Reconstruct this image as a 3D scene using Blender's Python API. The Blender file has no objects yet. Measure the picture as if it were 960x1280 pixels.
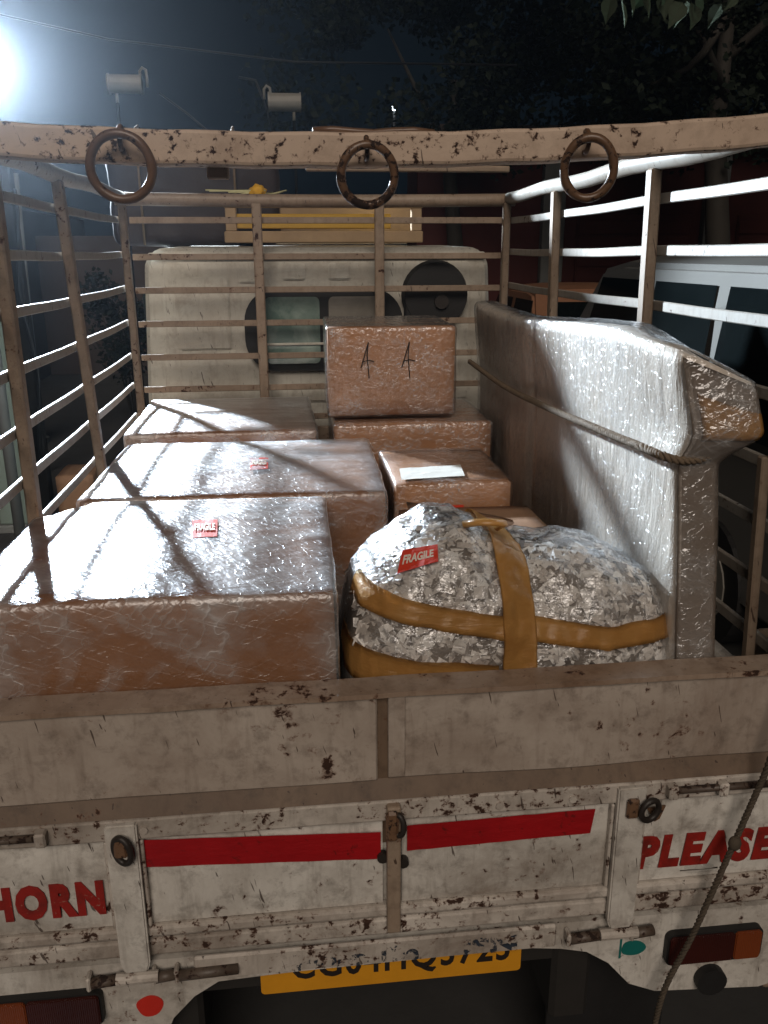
import bpy, bmesh, math, random
from mathutils import Vector, Matrix, noise
random.seed(7)
R = math.radians
scene = bpy.context.scene

# ------------------------------------------------------------------ camera
# z = 0 is the top edge of the tailgate, y = 0 its plane; the ground lies at GZ
GZ = -1.15
cam_d = bpy.data.cameras.new('camera'); cam = bpy.data.objects.new('camera', cam_d)
scene.collection.objects.link(cam); scene.camera = cam
yaw, pit, rol = 0.1105, 0.3007, -0.0037
fw = Vector((math.sin(yaw)*math.cos(pit), math.cos(yaw)*math.cos(pit), -math.sin(pit)))
rt = Vector((math.cos(yaw), -math.sin(yaw), 0)); up = rt.cross(fw)
r2 = rt*math.cos(rol) + up*math.sin(rol); u2 = up*math.cos(rol) - rt*math.sin(rol)
m = Matrix((r2, u2, -fw)).transposed().to_4x4(); m.translation = Vector((-0.1321, -1.2159, 0.6864))
cam.matrix_world = m
cam_d.sensor_fit = 'HORIZONTAL'; cam_d.sensor_width = 36; cam_d.lens = 36*1044.9/960
cam_d.clip_start = 0.02; cam_d.clip_end = 500

# ------------------------------------------------------------------ world, warm street light, exposure
world = bpy.data.worlds.new('World'); scene.world = world; world.use_nodes = True
bg = world.node_tree.nodes['Background']
bg.inputs[0].default_value = (0.20, 0.36, 0.54, 1); bg.inputs[1].default_value = 0.012
sun_d = bpy.data.lights.new('sun', 'SUN'); sun = bpy.data.objects.new('sun', sun_d)
scene.collection.objects.link(sun)
sun_d.energy = 1.4; sun_d.angle = R(32); sun_d.color = (1.0, 0.865, 0.74)
sun.rotation_euler = Vector((0.10, 0.80, -0.58)).to_track_quat('-Z', 'Y').to_euler()
LAMP = Vector((-1.80, 4.1, 1.69)); LAMP_POWER = 2600
vs = scene.view_settings; vs.view_transform = 'Standard'; vs.look = 'None'; vs.exposure = 0.0; vs.gamma = 1
vs.use_curve_mapping = False
cy = scene.cycles; cy.use_denoising = True; cy.use_adaptive_sampling = True; cy.adaptive_threshold = .02; cy.max_bounces = 5; cy.diffuse_bounces = 2; cy.glossy_bounces = 2
cy.transmission_bounces = 4; cy.transparent_max_bounces = 12; cy.volume_bounces = 0
cy.sample_clamp_indirect = 4; cy.caustics_reflective = False; cy.caustics_refractive = False

# ------------------------------------------------------------------ node helpers
def s2l(r, g, b):
    f = lambda c: (c/12.92 if c <= .04045 else ((c+.055)/1.055)**2.4)
    return (f(r/255), f(g/255), f(b/255), 1)
class NT:
    def __init__(s, name):
        s.m = bpy.data.materials.new(name); s.m.use_nodes = True; s.t = s.m.node_tree; s.t.nodes.clear()
        s.out = s.n('ShaderNodeOutputMaterial'); s.tc = s.n('ShaderNodeTexCoord')
        oi = s.n('ShaderNodeObjectInfo'); ad = s.n('ShaderNodeVectorMath', operation='MULTIPLY_ADD')
        s.l(oi.outputs['Random'], ad.inputs[0]); ad.inputs[1].default_value = (9.1, 5.3, 7.7); s.l(s.tc.outputs['Object'], ad.inputs[2]); s.P = ad.outputs[0]
    def n(s, typ, **kw):
        nd = s.t.nodes.new(typ)
        for k, v in kw.items(): setattr(nd, k, v)
        return nd
    def l(s, a, b): s.t.links.new(a, b)
    def put(s, sock, v):
        if hasattr(v, 'is_linked') or hasattr(v, 'links'): s.l(v, sock)
        elif v is not None:
            if isinstance(v, (tuple, list)) and len(v) == 3 and sock.type == 'RGBA': v = (*v, 1)
            sock.default_value = v
    def vec(s, scale=(1, 1, 1), rot=(0, 0, 0), loc=(0, 0, 0), src='Object'):
        mp = s.n('ShaderNodeMapping'); s.l(s.P if src == 'Object' else s.tc.outputs[src], mp.inputs[0])
        mp.inputs['Scale'].default_value = scale; mp.inputs['Rotation'].default_value = rot; mp.inputs['Location'].default_value = loc
        return mp.outputs[0]
    def dvec(s, scale, rot, loc=(0, 0, 0)):
        a = s.vec(rot=rot, loc=loc); mp = s.n('ShaderNodeMapping'); s.l(a, mp.inputs[0]); mp.inputs['Scale'].default_value = scale
        return mp.outputs[0]
    def noise(s, scale, detail=4, rough=.55, dist=0, vec=None, typ=None):
        nd = s.n('ShaderNodeTexNoise'); nd.inputs['Scale'].default_value = scale; nd.inputs['Detail'].default_value = detail
        nd.inputs['Roughness'].default_value = rough; nd.inputs['Distortion'].default_value = dist
        if typ: nd.noise_type = typ
        s.l(vec if vec is not None else s.P, nd.inputs['Vector'])
        return nd.outputs['Fac']
    def n_wave(s, scale):
        w = s.n('ShaderNodeTexWave'); w.inputs['Scale'].default_value = scale; s.l(s.tc.outputs['Object'], w.inputs['Vector']); return w.outputs['Fac']
    def ramp(s, fac, stops):
        nd = s.n('ShaderNodeValToRGB'); s.l(fac, nd.inputs[0]); e = nd.color_ramp.elements
        while len(e) < len(stops): e.new(0.5)
        for el, (p, c) in zip(e, stops):
            el.position = p; el.color = c if isinstance(c, tuple) else (c, c, c, 1)
        return nd.outputs[0]
    def mix(s, fac, a, b, mode='MIX'):
        nd = s.n('ShaderNodeMix', data_type='RGBA', blend_type=mode)
        s.put(nd.inputs[0], fac); s.put(nd.inputs[6], a); s.put(nd.inputs[7], b)
        return nd.outputs[2]
    def math(s, op, a, b=0.0, clamp=False):
        nd = s.n('ShaderNodeMath', operation=op); nd.use_clamp = clamp
        s.put(nd.inputs[0], a); s.put(nd.inputs[1], b); return nd.outputs[0]
    def bump(s, h, strength=.3, dist=.01, normal=None):
        nd = s.n('ShaderNodeBump'); nd.inputs['Strength'].default_value = strength; nd.inputs['Distance'].default_value = dist
        s.l(h, nd.inputs['Height'])
        if normal is not None: s.l(normal, nd.inputs['Normal'])
        return nd.outputs[0]
    def bsdf(s, color, rough=.6, normal=None, **kw):
        nd = s.n('ShaderNodeBsdfPrincipled'); s.put(nd.inputs['Base Color'], color); s.put(nd.inputs['Roughness'], rough)
        if normal is not None: s.l(normal, nd.inputs['Normal'])
        for k, v in kw.items(): s.put(nd.inputs[k.replace('_', ' ')], v)
        return nd
    def seethru(s, f, sh):
        tr = s.n('ShaderNodeBsdfTransparent'); tr.inputs[0].default_value = (1, .8, .5, 1); mx = s.n('ShaderNodeMixShader'); mx.inputs[0].default_value = f
        s.l(sh.outputs[0], mx.inputs[1]); s.l(tr.outputs[0], mx.inputs[2]); return s.done(mx)
    def done(s, sh):
        s.l(sh.outputs[0] if hasattr(sh, 'outputs') else sh, s.out.inputs[0]); return s.m

def mat_plain(name, col, rough=.6, var=.25, scale=14, bump=.15, **kw):
    t = NT(name); f = t.noise(scale, 5, .6)
    c = t.mix(f, tuple(x*(1-var) for x in col[:3]), tuple(min(1, x*(1+var)) for x in col[:3]))
    b = t.bump(t.noise(scale*6, 4), bump, .004)
    return t.done(t.bsdf(c, rough, b, **kw))

def mat_paint(name, base, dirt, rust, chip=.60, dirt_amt=.6, rough=.5, seed=0.0, fine=1.0, streak=True, clus=.55):
    """worn vehicle paint: base coat, grime, rust-edged chips and scratches"""
    t = NT(name); v = t.vec(loc=(seed, seed*2, seed*3))
    g1 = t.noise(3.4, 7, .68, .5, v); g2 = t.noise(26, 5, .7, .2, v)
    gs = t.noise(9, 4, .6, 0, t.vec((6, 6, .8), loc=(seed, 0, 0)))
    c = t.mix(t.ramp(g1, [(.34, 0.0), (.72, dirt_amt)]), base, dirt)
    c = t.mix(t.ramp(g2, [(.5, 0.0), (.74, dirt_amt*.75)]), c, tuple(x*.55 for x in dirt[:3]))
    if streak: c = t.mix(t.ramp(gs, [(.54, 0.0), (.74, .40)]), c, tuple(x*.75 for x in dirt[:3]))
    k = t.noise(34*fine, 8, .66, .25, t.vec((1, 1, 1.1), loc=(seed*5, 3, 1)))
    k2 = t.noise(4.2, 4, .55, 0, v)
    kk = t.math('ADD', k, t.math('MULTIPLY', t.math('SUBTRACT', k2, .5), clus))
    st = t.noise(5.5, 6, .75, .8, t.vec(loc=(seed*3, 7, 1)))
    c = t.mix(t.ramp(st, [(.53, 0.0), (.78, .55)]), c, tuple(.45*a+.55*b for a, b in zip(rust[:3], dirt[:3])))
    halo = t.ramp(kk, [(chip-.05, 0.0), (chip+.01, .7)]); core = t.ramp(kk, [(chip, 0.0), (chip+.025, 1.0)])
    c = t.mix(halo, c, rust)
    dk = t.mix(t.noise(60, 4), tuple(x*.10 for x in rust[:3]), tuple(x*.5 for x in rust[:3]))
    c = t.mix(core, c, dk)
    sc = t.noise(24, 2, .5, .3, t.dvec((5.5, 5.5, .7), (0, .22, .1), (seed, 1, 2)))
    scr = t.ramp(sc, [(.70, 0.0), (.72, .8)])
    c = t.mix(scr, c, tuple(x*.25 for x in rust[:3]))
    h = t.math('SUBTRACT', t.math('MULTIPLY', g2, .35), core)
    ro = t.mix(core, (rough,)*3, (.85,)*3)
    return t.done(t.bsdf(c, ro, t.bump(h, .35, .002)))

def mat_film(name, milky=.10, scale=1.0, seed=0.0, rough=.2, bstr=.3, base=.03, lines=.45, fine=.10):
    """clear stretch film: see-through, soft sheen, thin whitish pull lines and hazy overlaps"""
    t = NT(name)
    va = t.dvec((1, 40, 40), (.10, .62, .70), (seed, 0, 0)); vb = t.dvec((1, 34, 34), (.25, -.30, -.25), (0, seed, 0))
    a = t.noise(.9*scale, 2, .5, .05, va); b = t.noise(1.0*scale, 2, .5, .05, vb)
    def ridge(f, k): return t.math('POWER', t.math('SUBTRACT', 1.0, t.math('ABSOLUTE', t.math('SUBTRACT', t.math('MULTIPLY', f, 2.0), 1.0))), k)
    ra, rb = ridge(a, 30.0), t.math('MULTIPLY', ridge(b, 40.0), .6)
    c = t.noise(16*scale, 2, .6, .3, t.dvec((1, 5, 5), (.2, .45, .9), (seed, 2, 0)))
    cl = t.noise(4.5*scale, 3, .6, .6, t.vec(loc=(seed, seed, seed)))
    h = t.math('ADD', t.math('ADD', t.math('MULTIPLY', a, .45), t.math('MULTIPLY', b, .40)), t.math('MULTIPLY', c, fine))
    h = t.math('ADD', h, t.math('ADD', t.math('MULTIPLY', ra, .06), t.math('MULTIPLY', rb, .06)))
    nrm = t.bump(h, bstr, .02)
    lw = t.n('ShaderNodeLayerWeight'); lw.inputs['Blend'].default_value = .5
    frs = t.math('ADD', t.math('MULTIPLY', t.math('POWER', lw.outputs['Facing'], 5.0), .95), .04)
    msk = t.ramp(cl, [(.42, .05), (.64, 1.0)])
    ln = t.math('MULTIPLY', t.math('MAXIMUM', ra, rb), t.math('MULTIPLY', msk, lines))
    hz = t.math('MULTIPLY', t.ramp(cl, [(.42, 0.0), (.75, 1.0)]), milky)
    sheen = t.math('ADD', t.math('MULTIPLY', frs, 1.4), base, True)
    gl = t.n('ShaderNodeBsdfGlossy'); gl.inputs['Roughness'].default_value = rough; t.l(nrm, gl.inputs['Normal']); gl.inputs['Color'].default_value = (.95, .97, 1, 1)
    tr = t.n('ShaderNodeBsdfTransparent'); tr.inputs[0].default_value = (.98, .98, .98, 1)
    df = t.bsdf((.86, .87, .88), .35, nrm)
    m1 = t.n('ShaderNodeMixShader'); t.l(t.math('ADD', ln, hz, True), m1.inputs[0]); t.l(tr.outputs[0], m1.inputs[1]); t.l(df.outputs[0], m1.inputs[2])
    m2 = t.n('ShaderNodeMixShader'); t.l(sheen, m2.inputs[0]); t.l(m1.outputs[0], m2.inputs[1]); t.l(gl.outputs[0], m2.inputs[2])
    return t.done(m2)

def mat_card(name, col, seed=0.0):
    t = NT(name); v = t.vec(loc=(seed, seed, 0))
    f = t.noise(5, 5, .6, .2, v); fl = t.noise(40, 3, .6, 0, t.vec((1, 1, 6)))
    c = t.mix(f, tuple(x*.72 for x in col[:3]), tuple(x*1.18 for x in col[:3]))
    c = t.mix(t.ramp(fl, [(.4, 0.0), (.7, .25)]), c, tuple(x*.6 for x in col[:3]))
    return t.done(t.bsdf(c, .75, t.bump(t.noise(8, 4), .25, .01)))

def mat_emit(name, col, st):
    t = NT(name); e = t.n('ShaderNodeEmission'); e.inputs[0].default_value = col; e.inputs[1].default_value = st
    return t.done(e)

RUST = s2l(96, 58, 36)
M = {}
M['panel'] = mat_paint('tailgate_paint_beige', s2l(186, 174, 162), s2l(130, 112, 98), RUST, .675, .9, .55, 1.3, .8)
M['white'] = mat_paint('tailgate_paint_white', s2l(222, 218, 210), s2l(132, 120, 108), RUST, .68, .9, .5, 4.1, 1.0)
M['ledge'] = mat_paint('chipped_ledge_paint', s2l(206, 198, 188), s2l(118, 104, 92), RUST, .62, .85, .6, 7.7, 1.6)
M['rustlip'] = mat_paint('rusty_lip', s2l(168, 150, 134), s2l(116, 88, 66), RUST, .64, .8, .30, 2.2, 1.0)
M['fold'] = mat_paint('grimy_shaded_fold', s2l(116, 96, 78), s2l(84, 66, 52), RUST, .68, .8, .6, 2.9, 1.0)  # dark base stands in for shade under the sheets, with grime and rust over it
M['bar'] = mat_paint('salmon_bar_paint', s2l(208, 186, 166), s2l(172, 146, 124), s2l(86, 52, 34), .605, .5, .6, 9.3, 2.0, False, .28)
M['cage'] = mat_paint('cage_paint', s2l(160, 142, 124), s2l(118, 98, 80), RUST, .66, .7, .5, 5.2, 1.2)
M['rail'] = mat_paint('rail_paint', s2l(174, 170, 162), s2l(150, 134, 118), RUST, .70, .6, .5, 8.2, 1.2)
M['cab'] = mat_paint('cab_paint', s2l(204, 202, 192), s2l(164, 152, 136), RUST, .80, .5, .45, 6.4, .7)
M['ring'] = mat_paint('rusty_ring', s2l(120, 92, 70), s2l(84, 60, 44), s2l(70, 44, 30), .58, .7, .34, 3.0, 3.0, False)
M['latch'] = mat_paint('worn_latch', s2l(96, 84, 74), s2l(60, 48, 40), s2l(70, 44, 30), .56, .8, .5, 3.6, 2.0, False)
M['iron'] = mat_plain('black_iron', s2l(42, 36, 32), .5, .4, 30)
M['rubber'] = mat_plain('black_rubber', s2l(26, 25, 25), .65, .3, 20)
M['black'] = mat_plain('dark_underbody', s2l(34, 31, 28), .8, .4, 12)
M['redtape'] = (lambda t: t.done(t.bsdf(t.mix(t.ramp(t.noise(40, 5, .7, .6), [(.60, 0.0), (.68, .7)]), t.mix(t.noise(7, 5, .7, .4), s2l(186, 26, 32), s2l(128, 18, 22)), s2l(84, 26, 22)), .34,
            t.bump(t.noise(14, 4, .6, .4, t.vec((1, 1, 3))), .4, .006))))(NT('red_tape'))
M['whitetape'] = mat_plain('white_tape', s2l(205, 198, 190), .45, .14, 12, .1)
M['card'] = mat_card('cardboard', s2l(152, 104, 68), 1.0)
M['card2'] = mat_card('cardboard_reddish', s2l(180, 128, 88), 4.0)
M['card3'] = mat_card('cardboard_grey', s2l(156, 120, 92), 7.0)
M['film2'] = mat_film('stretch_film_tight', .10, 1.5, 5.0, .15, .55, .03, .5, .07)
M['filmtop'] = mat_film('stretch_film_loose', .44, 1.0, 9.0, .36, .50, .06, .45, .18)
M['filmpack'] = mat_film('stretch_film_foam', .16, 1.3, 3.0, .17, .60, .04, .35, .14)
def mat_letter():
    t = NT('worn_red_lettering')
    c = t.mix(t.ramp(t.noise(24, 5, .7), [(.45, 0.0), (.72, .85)]), s2l(150, 34, 26), s2l(96, 30, 22))
    c = t.mix(t.ramp(t.noise(70, 6, .7, .5), [(.63, 0.0), (.68, .8)]), c, s2l(170, 150, 130))
    return t.done(t.bsdf(c, .5))
M['letter'] = mat_letter()
def mat_worn(name, col, cut):
    t = NT(name); k = t.ramp(t.noise(55, 6, .7, .6), [(cut, 0.0), (cut+.06, 1.0)])
    tr = t.n('ShaderNodeBsdfTransparent'); d = t.bsdf(col, .6)
    mx = t.n('ShaderNodeMixShader'); t.l(k, mx.inputs[0]); t.l(tr.outputs[0], mx.inputs[1]); t.l(d.outputs[0], mx.inputs[2])
    return t.done(mx)
M['fadeink'] = mat_worn('faded_blue_black_paint', s2l(46, 54, 66), .53)
M['labelred'] = mat_plain('label_red', s2l(206, 62, 40), .45, .12, 20, .1)
M['labelwhite'] = mat_plain('label_white', s2l(225, 215, 200), .5, .1, 20, .1)
M['paper'] = mat_plain('paper', s2l(215, 212, 205), .5, .1, 10, .2)
M['ink'] = mat_plain('black_ink', s2l(34, 26, 22), .6, .2, 20)
M['plate'] = mat_plain('plate_yellow', s2l(214, 148, 34), .45, .15, 20, .1)
M['tape'] = (lambda t: t.seethru(.22, t.bsdf(t.mix(t.noise(18, 4, .6, .6), s2l(190, 136, 70), s2l(222, 176, 108)), .34,
            t.bump(t.noise(60, 4, .6, .8, t.vec((.4, 1, 2))), .3, .006), Coat_Weight=.25, Coat_Roughness=.2)))(NT('brown_packing_tape'))
M['rope'] = mat_plain('dirty_rope', s2l(112, 96, 78), .8, .35, 60, .4)
M['rope2'] = mat_plain('dark_rope', s2l(78, 68, 56), .85, .35, 60, .4)
M['foam'] = (lambda t: t.done(t.bsdf(t.mix(t.ramp(t.noise(3.2, 5, .6, .6, t.vec((1, 1, .5))), [(.3, 0.0), (.7, 1.0)]), s2l(206, 192, 176), s2l(222, 214, 204)), .55,
            t.bump(t.noise(9, 5, .6, .4, t.vec((1, 3, .7))), .5, .02))))(NT('pale_foam_wrap'))
M['glass'] = (lambda t: t.done(t.bsdf(t.mix(t.noise(6, 4), (.004, .006, .007), (.012, .016, .016)), .08, Specular_IOR_Level=.6)))(NT('dark_glass'))
M['pane'] = (lambda t: t.done(t.bsdf(t.mix(t.ramp(t.noise(7, 5, .6, .4), [(.4, 0.0), (.75, 1.0)]), s2l(92, 114, 108), s2l(160, 176, 168)), .12, Specular_IOR_Level=.6)))(NT('dusty_green_glass'))
M['pane2'] = (lambda t: t.done(t.bsdf(t.mix(t.noise(9, 4), s2l(96, 92, 84), s2l(150, 146, 138)), .2)))(NT('dusty_grey_glass'))
M['lens_red'] = (lambda t: t.done(t.bsdf(t.mix(t.noise(12, 3), s2l(50, 18, 14), s2l(70, 26, 20)), .30, t.bump(t.n_wave(90), .5, .003), Coat_Weight=.5, Coat_Roughness=.2)))(NT('tail_lens_red'))
M['lens_amber'] = (lambda t: t.done(t.bsdf(t.mix(t.noise(12, 3), s2l(116, 54, 24), s2l(140, 70, 34)), .30, t.bump(t.n_wave(90), .5, .003), Coat_Weight=.5, Coat_Roughness=.2)))(NT('tail_lens_amber'))
M['teal'] = mat_plain('teal_paint', s2l(20, 104, 98), .5, .2, 20)
M['reddot'] = mat_plain('red_paint', s2l(196, 44, 30), .5, .15, 20)
M['guard'] = mat_card('pale_edge_board', s2l(176, 160, 146), 2.0)
M['wood'] = mat_plain('weathered_wood', s2l(158, 134, 104), .7, .3, 9, .3)
M['yellow'] = mat_plain('faded_yellow_board', s2l(188, 150, 58), .6, .35, 8, .2)
M['cloth'] = mat_plain('yellow_cloth', s2l(220, 168, 40), .7, .2, 30, .3)
M['twig'] = mat_plain('pale_twig', s2l(200, 196, 150), .7, .2, 30)
M['blocker'] = mat_plain('blocker_dark_cloth', s2l(44, 34, 36), .6, .3, 6, .4)  # for the added light blocker on the cab roof
M['asphalt'] = mat_plain('asphalt', (.035, .034, .033, 1), .85, .4, 3, .5)
M['maroon'] = mat_plain('maroon_wall', s2l(74, 30, 26), .8, .35, 1.2, .2)
M['wallgrey'] = mat_plain('grey_plaster', s2l(112, 114, 112), .8, .25, 2.5, .2)
M['wallgreen'] = mat_plain('grey_green_plaster', s2l(120, 134, 126), .75, .25, 3, .2)
M['walldark'] = mat_plain('dark_brown_wall', s2l(62, 52, 48), .8, .3, 1.5, .2)
M['van'] = mat_plain('silver_van_paint', s2l(116, 114, 110), .35, .08, 4, .03, Metallic=.3)
M['carbrown'] = mat_plain('brown_car_paint', s2l(128, 92, 70), .35, .1, 4, .03)
M['drum'] = mat_plain('grey_drum', s2l(126, 122, 114), .5, .25, 8, .1)
M['cable'] = mat_plain('black_cable', s2l(22, 22, 24), .5, .2, 20)
M['matte'] = mat_plain('matte_black_paint', s2l(16, 16, 17), .95, .2, 20, .1, Specular_IOR_Level=.1)
M['bark'] = mat_plain('bark', s2l(40, 36, 30), .85, .4, 9, .6)
def mat_leaf(name, c1, c2):
    t = NT(name); g = t.n('ShaderNodeNewGeometry')
    c = t.mix(g.outputs['Random Per Island'], c1, c2)
    return t.done(t.bsdf(c, .7, Specular_IOR_Level=.12))
M['leaf'] = mat_leaf('dark_foliage', (.005, .008, .006, 1), (.013, .019, .011, 1))
M['bigleaf'] = mat_leaf('broad_leaf', (.05, .065, .045, 1), (.10, .12, .08, 1))
def mat_shred():
    t = NT('shredded_paper'); g = t.n('ShaderNodeNewGeometry')
    c = t.ramp(g.outputs['Random Per Island'], [(0.0, s2l(96, 90, 86)), (.20, s2l(196, 188, 180)), (.7, s2l(226, 222, 216)), (1.0, s2l(240, 238, 234))])
    c = t.mix(t.ramp(t.noise(90, 4), [(.55, 0.0), (.62, .55)]), c, s2l(90, 84, 84))
    return t.done(t.bsdf(c, .5))
M['shred'] = mat_shred()
M['bagbase'] = mat_plain('packed_paper', s2l(124, 116, 108), .7, .4, 30, .6)

# ------------------------------------------------------------------ object helpers
C = scene.collection
WL = {}
def wl(o): return WL[o.name]
def link(o, name, parent, loc):
    C.objects.link(o); WL[o.name] = Vector(loc)
    if parent is not None:
        o.parent = parent; o.location = Vector(loc) - wl(parent)
    else: o.location = loc
    return o
def tag(o, label=None, cat=None, group=None, kind=None):
    if label: o['label'] = label
    if cat: o['category'] = cat
    if group: o['group'] = group
    if kind: o['kind'] = kind
    return o
def thing(name, label, cat, loc, group=None):
    o = bpy.data.objects.new(name, None); o.empty_display_size = .1
    return tag(link(o, name, None, loc), label, cat, group)
def mesh_obj(name, bm, mat, parent=None, smooth=False):
    """mesh built in world coordinates; origin moves to the bottom centre of its bounds"""
    bm.normal_update()
    xs = [v.co for v in bm.verts]
    lo = Vector([min(c[i] for c in xs) for i in range(3)]); hi = Vector([max(c[i] for c in xs) for i in range(3)])
    o0 = Vector(((lo.x+hi.x)/2, (lo.y+hi.y)/2, lo.z))
    bmesh.ops.translate(bm, verts=bm.verts, vec=-o0)
    me = bpy.data.meshes.new(name); bm.to_mesh(me); bm.free()
    if smooth: me.polygons.foreach_set('use_smooth', [True]*len(me.polygons))
    for mm in (mat if isinstance(mat, list) else [mat]): me.materials.append(mm)
    return link(bpy.data.objects.new(name, me), name, parent, o0)
def copy_part(src, parent, shift):
    o = src.copy(); return link(o, src.name, parent, wl(src) + Vector(shift))
def BM(): return bmesh.new()
def box(bm, x0, x1, y0, y1, z0, z1, bev=0.0, seg=1, mi=0):
    r = bmesh.ops.create_cube(bm, size=1); vs_ = r['verts']
    for v in vs_: v.co = Vector((x0+(v.co.x+.5)*(x1-x0), y0+(v.co.y+.5)*(y1-y0), z0+(v.co.z+.5)*(z1-z0)))
    fs = set(f for v in vs_ for f in v.link_faces)
    for f in fs: f.material_index = mi
    if bev > 0:
        es = list(set(e for v in vs_ for e in v.link_edges))
        bmesh.ops.bevel(bm, geom=es, offset=bev, segments=seg, affect='EDGES', profile=.5)
    return bm
def cyl(bm, a, b, r, n=12, r2=None, cap=True, mi=0):
    a, b = Vector(a), Vector(b); d = b-a; L = d.length; q = d.to_track_quat('Z', 'Y')
    rs = bmesh.ops.create_cone(bm, cap_ends=cap, segments=n, radius1=r, radius2=r if r2 is None else r2, depth=L)
    mt = Matrix.Translation((a+b)/2) @ q.to_matrix().to_4x4()
    bmesh.ops.transform(bm, matrix=mt, verts=rs['verts'])
    return bm
def tube(bm, pts, r, n=8, closed=False):
    pts = [Vector(p) for p in pts]; N = len(pts); rings = []
    ref = None
    for i, p in enumerate(pts):
        a = pts[i-1] if (i > 0 or closed) else pts[i]; b = pts[(i+1) % N] if (i < N-1 or closed) else pts[i]
        t = (b-a).normalized()
        if ref is None: ref = t.orthogonal().normalized()
        ref = (ref - t*ref.dot(t)).normalized(); bi = t.cross(ref)
        rr = r[i] if isinstance(r, (list, tuple)) else r
        rings.append([bm.verts.new(p + (ref*math.cos(k*2*math.pi/n) + bi*math.sin(k*2*math.pi/n))*rr) for k in range(n)])
    for i in range(N if closed else N-1):
        A, B = rings[i], rings[(i+1) % N]
        for k in range(n): bm.faces.new((A[k], A[(k+1) % n], B[(k+1) % n], B[k]))
    if not closed:
        bm.faces.new(rings[0][::-1]); bm.faces.new(rings[-1])
    return bm
def torus(bm, c, R_, r, nrm=(0, 1, 0), n=36, k=10, sx=1.0, wob=0.0):
    nrm = Vector(nrm).normalized(); a = nrm.cross(Vector((0, 0, 1))).normalized(); b = nrm.cross(a)
    pts = [Vector(c) + a*math.cos(t)*R_*sx*(1+wob*math.sin(3*t)) + b*math.sin(t)*R_ for t in [i*2*math.pi/n for i in range(n)]]
    return tube(bm, pts, [r*(1+.14*noise.noise(p*60)) for p in pts], k, True)
def prism_xz(bm, poly, y0, y1):
    """polygon in x,z extruded from y0 to y1"""
    A = [bm.verts.new((x, y0, z)) for x, z in poly]; B = [bm.verts.new((x, y1, z)) for x, z in poly]
    bm.faces.new(A); bm.faces.new(B[::-1]); n = len(poly)
    for i in range(n): bm.faces.new((A[i], B[i], B[(i+1) % n], A[(i+1) % n]))
    bmesh.ops.recalc_face_normals(bm, faces=bm.faces); return bm
def rrect(x0, x1, z0, z1, r, n=5):
    p = []
    for cx, cz, a0 in ((x1-r, z1-r, 0), (x0+r, z1-r, 90), (x0+r, z0+r, 180), (x1-r, z0+r, 270)):
        for i in range(n+1):
            a = R(a0+90*i/n); p.append((cx+r*math.cos(a), cz+r*math.sin(a)))
    return p
def rbox(bm, c, h, r, step, deform=None):
    """box with rounded edges as a fine grid; deform(co, normal, u) moves each point"""
    n = [max(2, int(round(2*h[i]/step))) for i in range(3)]; cache = {}
    def vert(key):
        if key in cache: return cache[key]
        p = Vector([-h[i] + 2*h[i]*key[i]/n[i] for i in range(3)])
        q = Vector([max(-(h[i]-r), min(h[i]-r, p[i])) for i in range(3)])
        d = p-q; nn = d.normalized() if d.length > 1e-9 else Vector((0, 0, 1)); p = q + nn*r
        p = p + Vector(c)
        if deform: p = deform(p, nn)
        cache[key] = bm.verts.new(p); return cache[key]
    for ax in range(3):
        a, b = (ax+1) % 3, (ax+2) % 3
        for side in (0, n[ax]):
            for i in range(n[a]):
                for j in range(n[b]):
                    ks = []
                    for di, dj in ((0, 0), (1, 0), (1, 1), (0, 1)):
                        k = [0, 0, 0]; k[ax] = side; k[a] = i+di; k[b] = j+dj; ks.append(vert(tuple(k)))
                    bm.faces.new(ks if side else ks[::-1])
    return bm
FONT = None
def text_bm(txt, size, fat=0.0, shear=0.0, extrude=.0008, spacing=1.0):
    cu = bpy.data.curves.new('t', 'FONT'); cu.body = txt; cu.size = size; cu.offset = fat; cu.shear = shear; cu.extrude = extrude
    cu.resolution_u = 3; cu.space_character = spacing; cu.align_x = 'LEFT'
    o = bpy.data.objects.new('t', cu); C.objects.link(o)
    dg = bpy.context.evaluated_depsgraph_get(); me = bpy.data.meshes.new_from_object(o.evaluated_get(dg))
    bm = BM(); bm.from_mesh(me); bpy.data.objects.remove(o); bpy.data.curves.remove(cu); bpy.data.meshes.remove(me)
    return bm
def fit_text(bm, x0, x1, z0, z1, y):
    """fit flat text into an upright rectangle at depth y, facing -y"""
    xs = [v.co.x for v in bm.verts]; ys = [v.co.y for v in bm.verts]
    a, b, c, d = min(xs), max(xs), min(ys), max(ys)
    for v in bm.verts:
        v.co = Vector((x0+(v.co.x-a)/(b-a)*(x1-x0), y-v.co.z, z0+(v.co.y-c)/(d-c)*(z1-z0)))
    return bm

def leaf_cloud(bm, blobs, n, lo, hi):
    tot = sum(b[3] for b in blobs)
    for i in range(n):
        r_ = random.uniform(0, tot); acc = 0
        for b in blobs:
            acc += b[3]
            if r_ <= acc: break
        d = Vector((random.gauss(0, 1), random.gauss(0, 1), random.gauss(0, 1))).normalized()*b[1]*random.random()**.45
        c = Vector(b[0]) + Vector((d.x, d.y, d.z*b[2]))
        a = Vector((random.gauss(0, 1), random.gauss(0, 1), random.gauss(0, .6)-.4)).normalized(); s = a.orthogonal().normalized(); s = Matrix.Rotation(random.uniform(0, 6.28), 3, a) @ s
        L_ = random.uniform(lo, hi); w_ = L_*.32
        v = [bm.verts.new(c+q) for q in (-a*L_*.5, s*w_-a*L_*.05, a*L_*.5, -s*w_-a*L_*.05)]; bm.faces.new(v)
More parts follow.
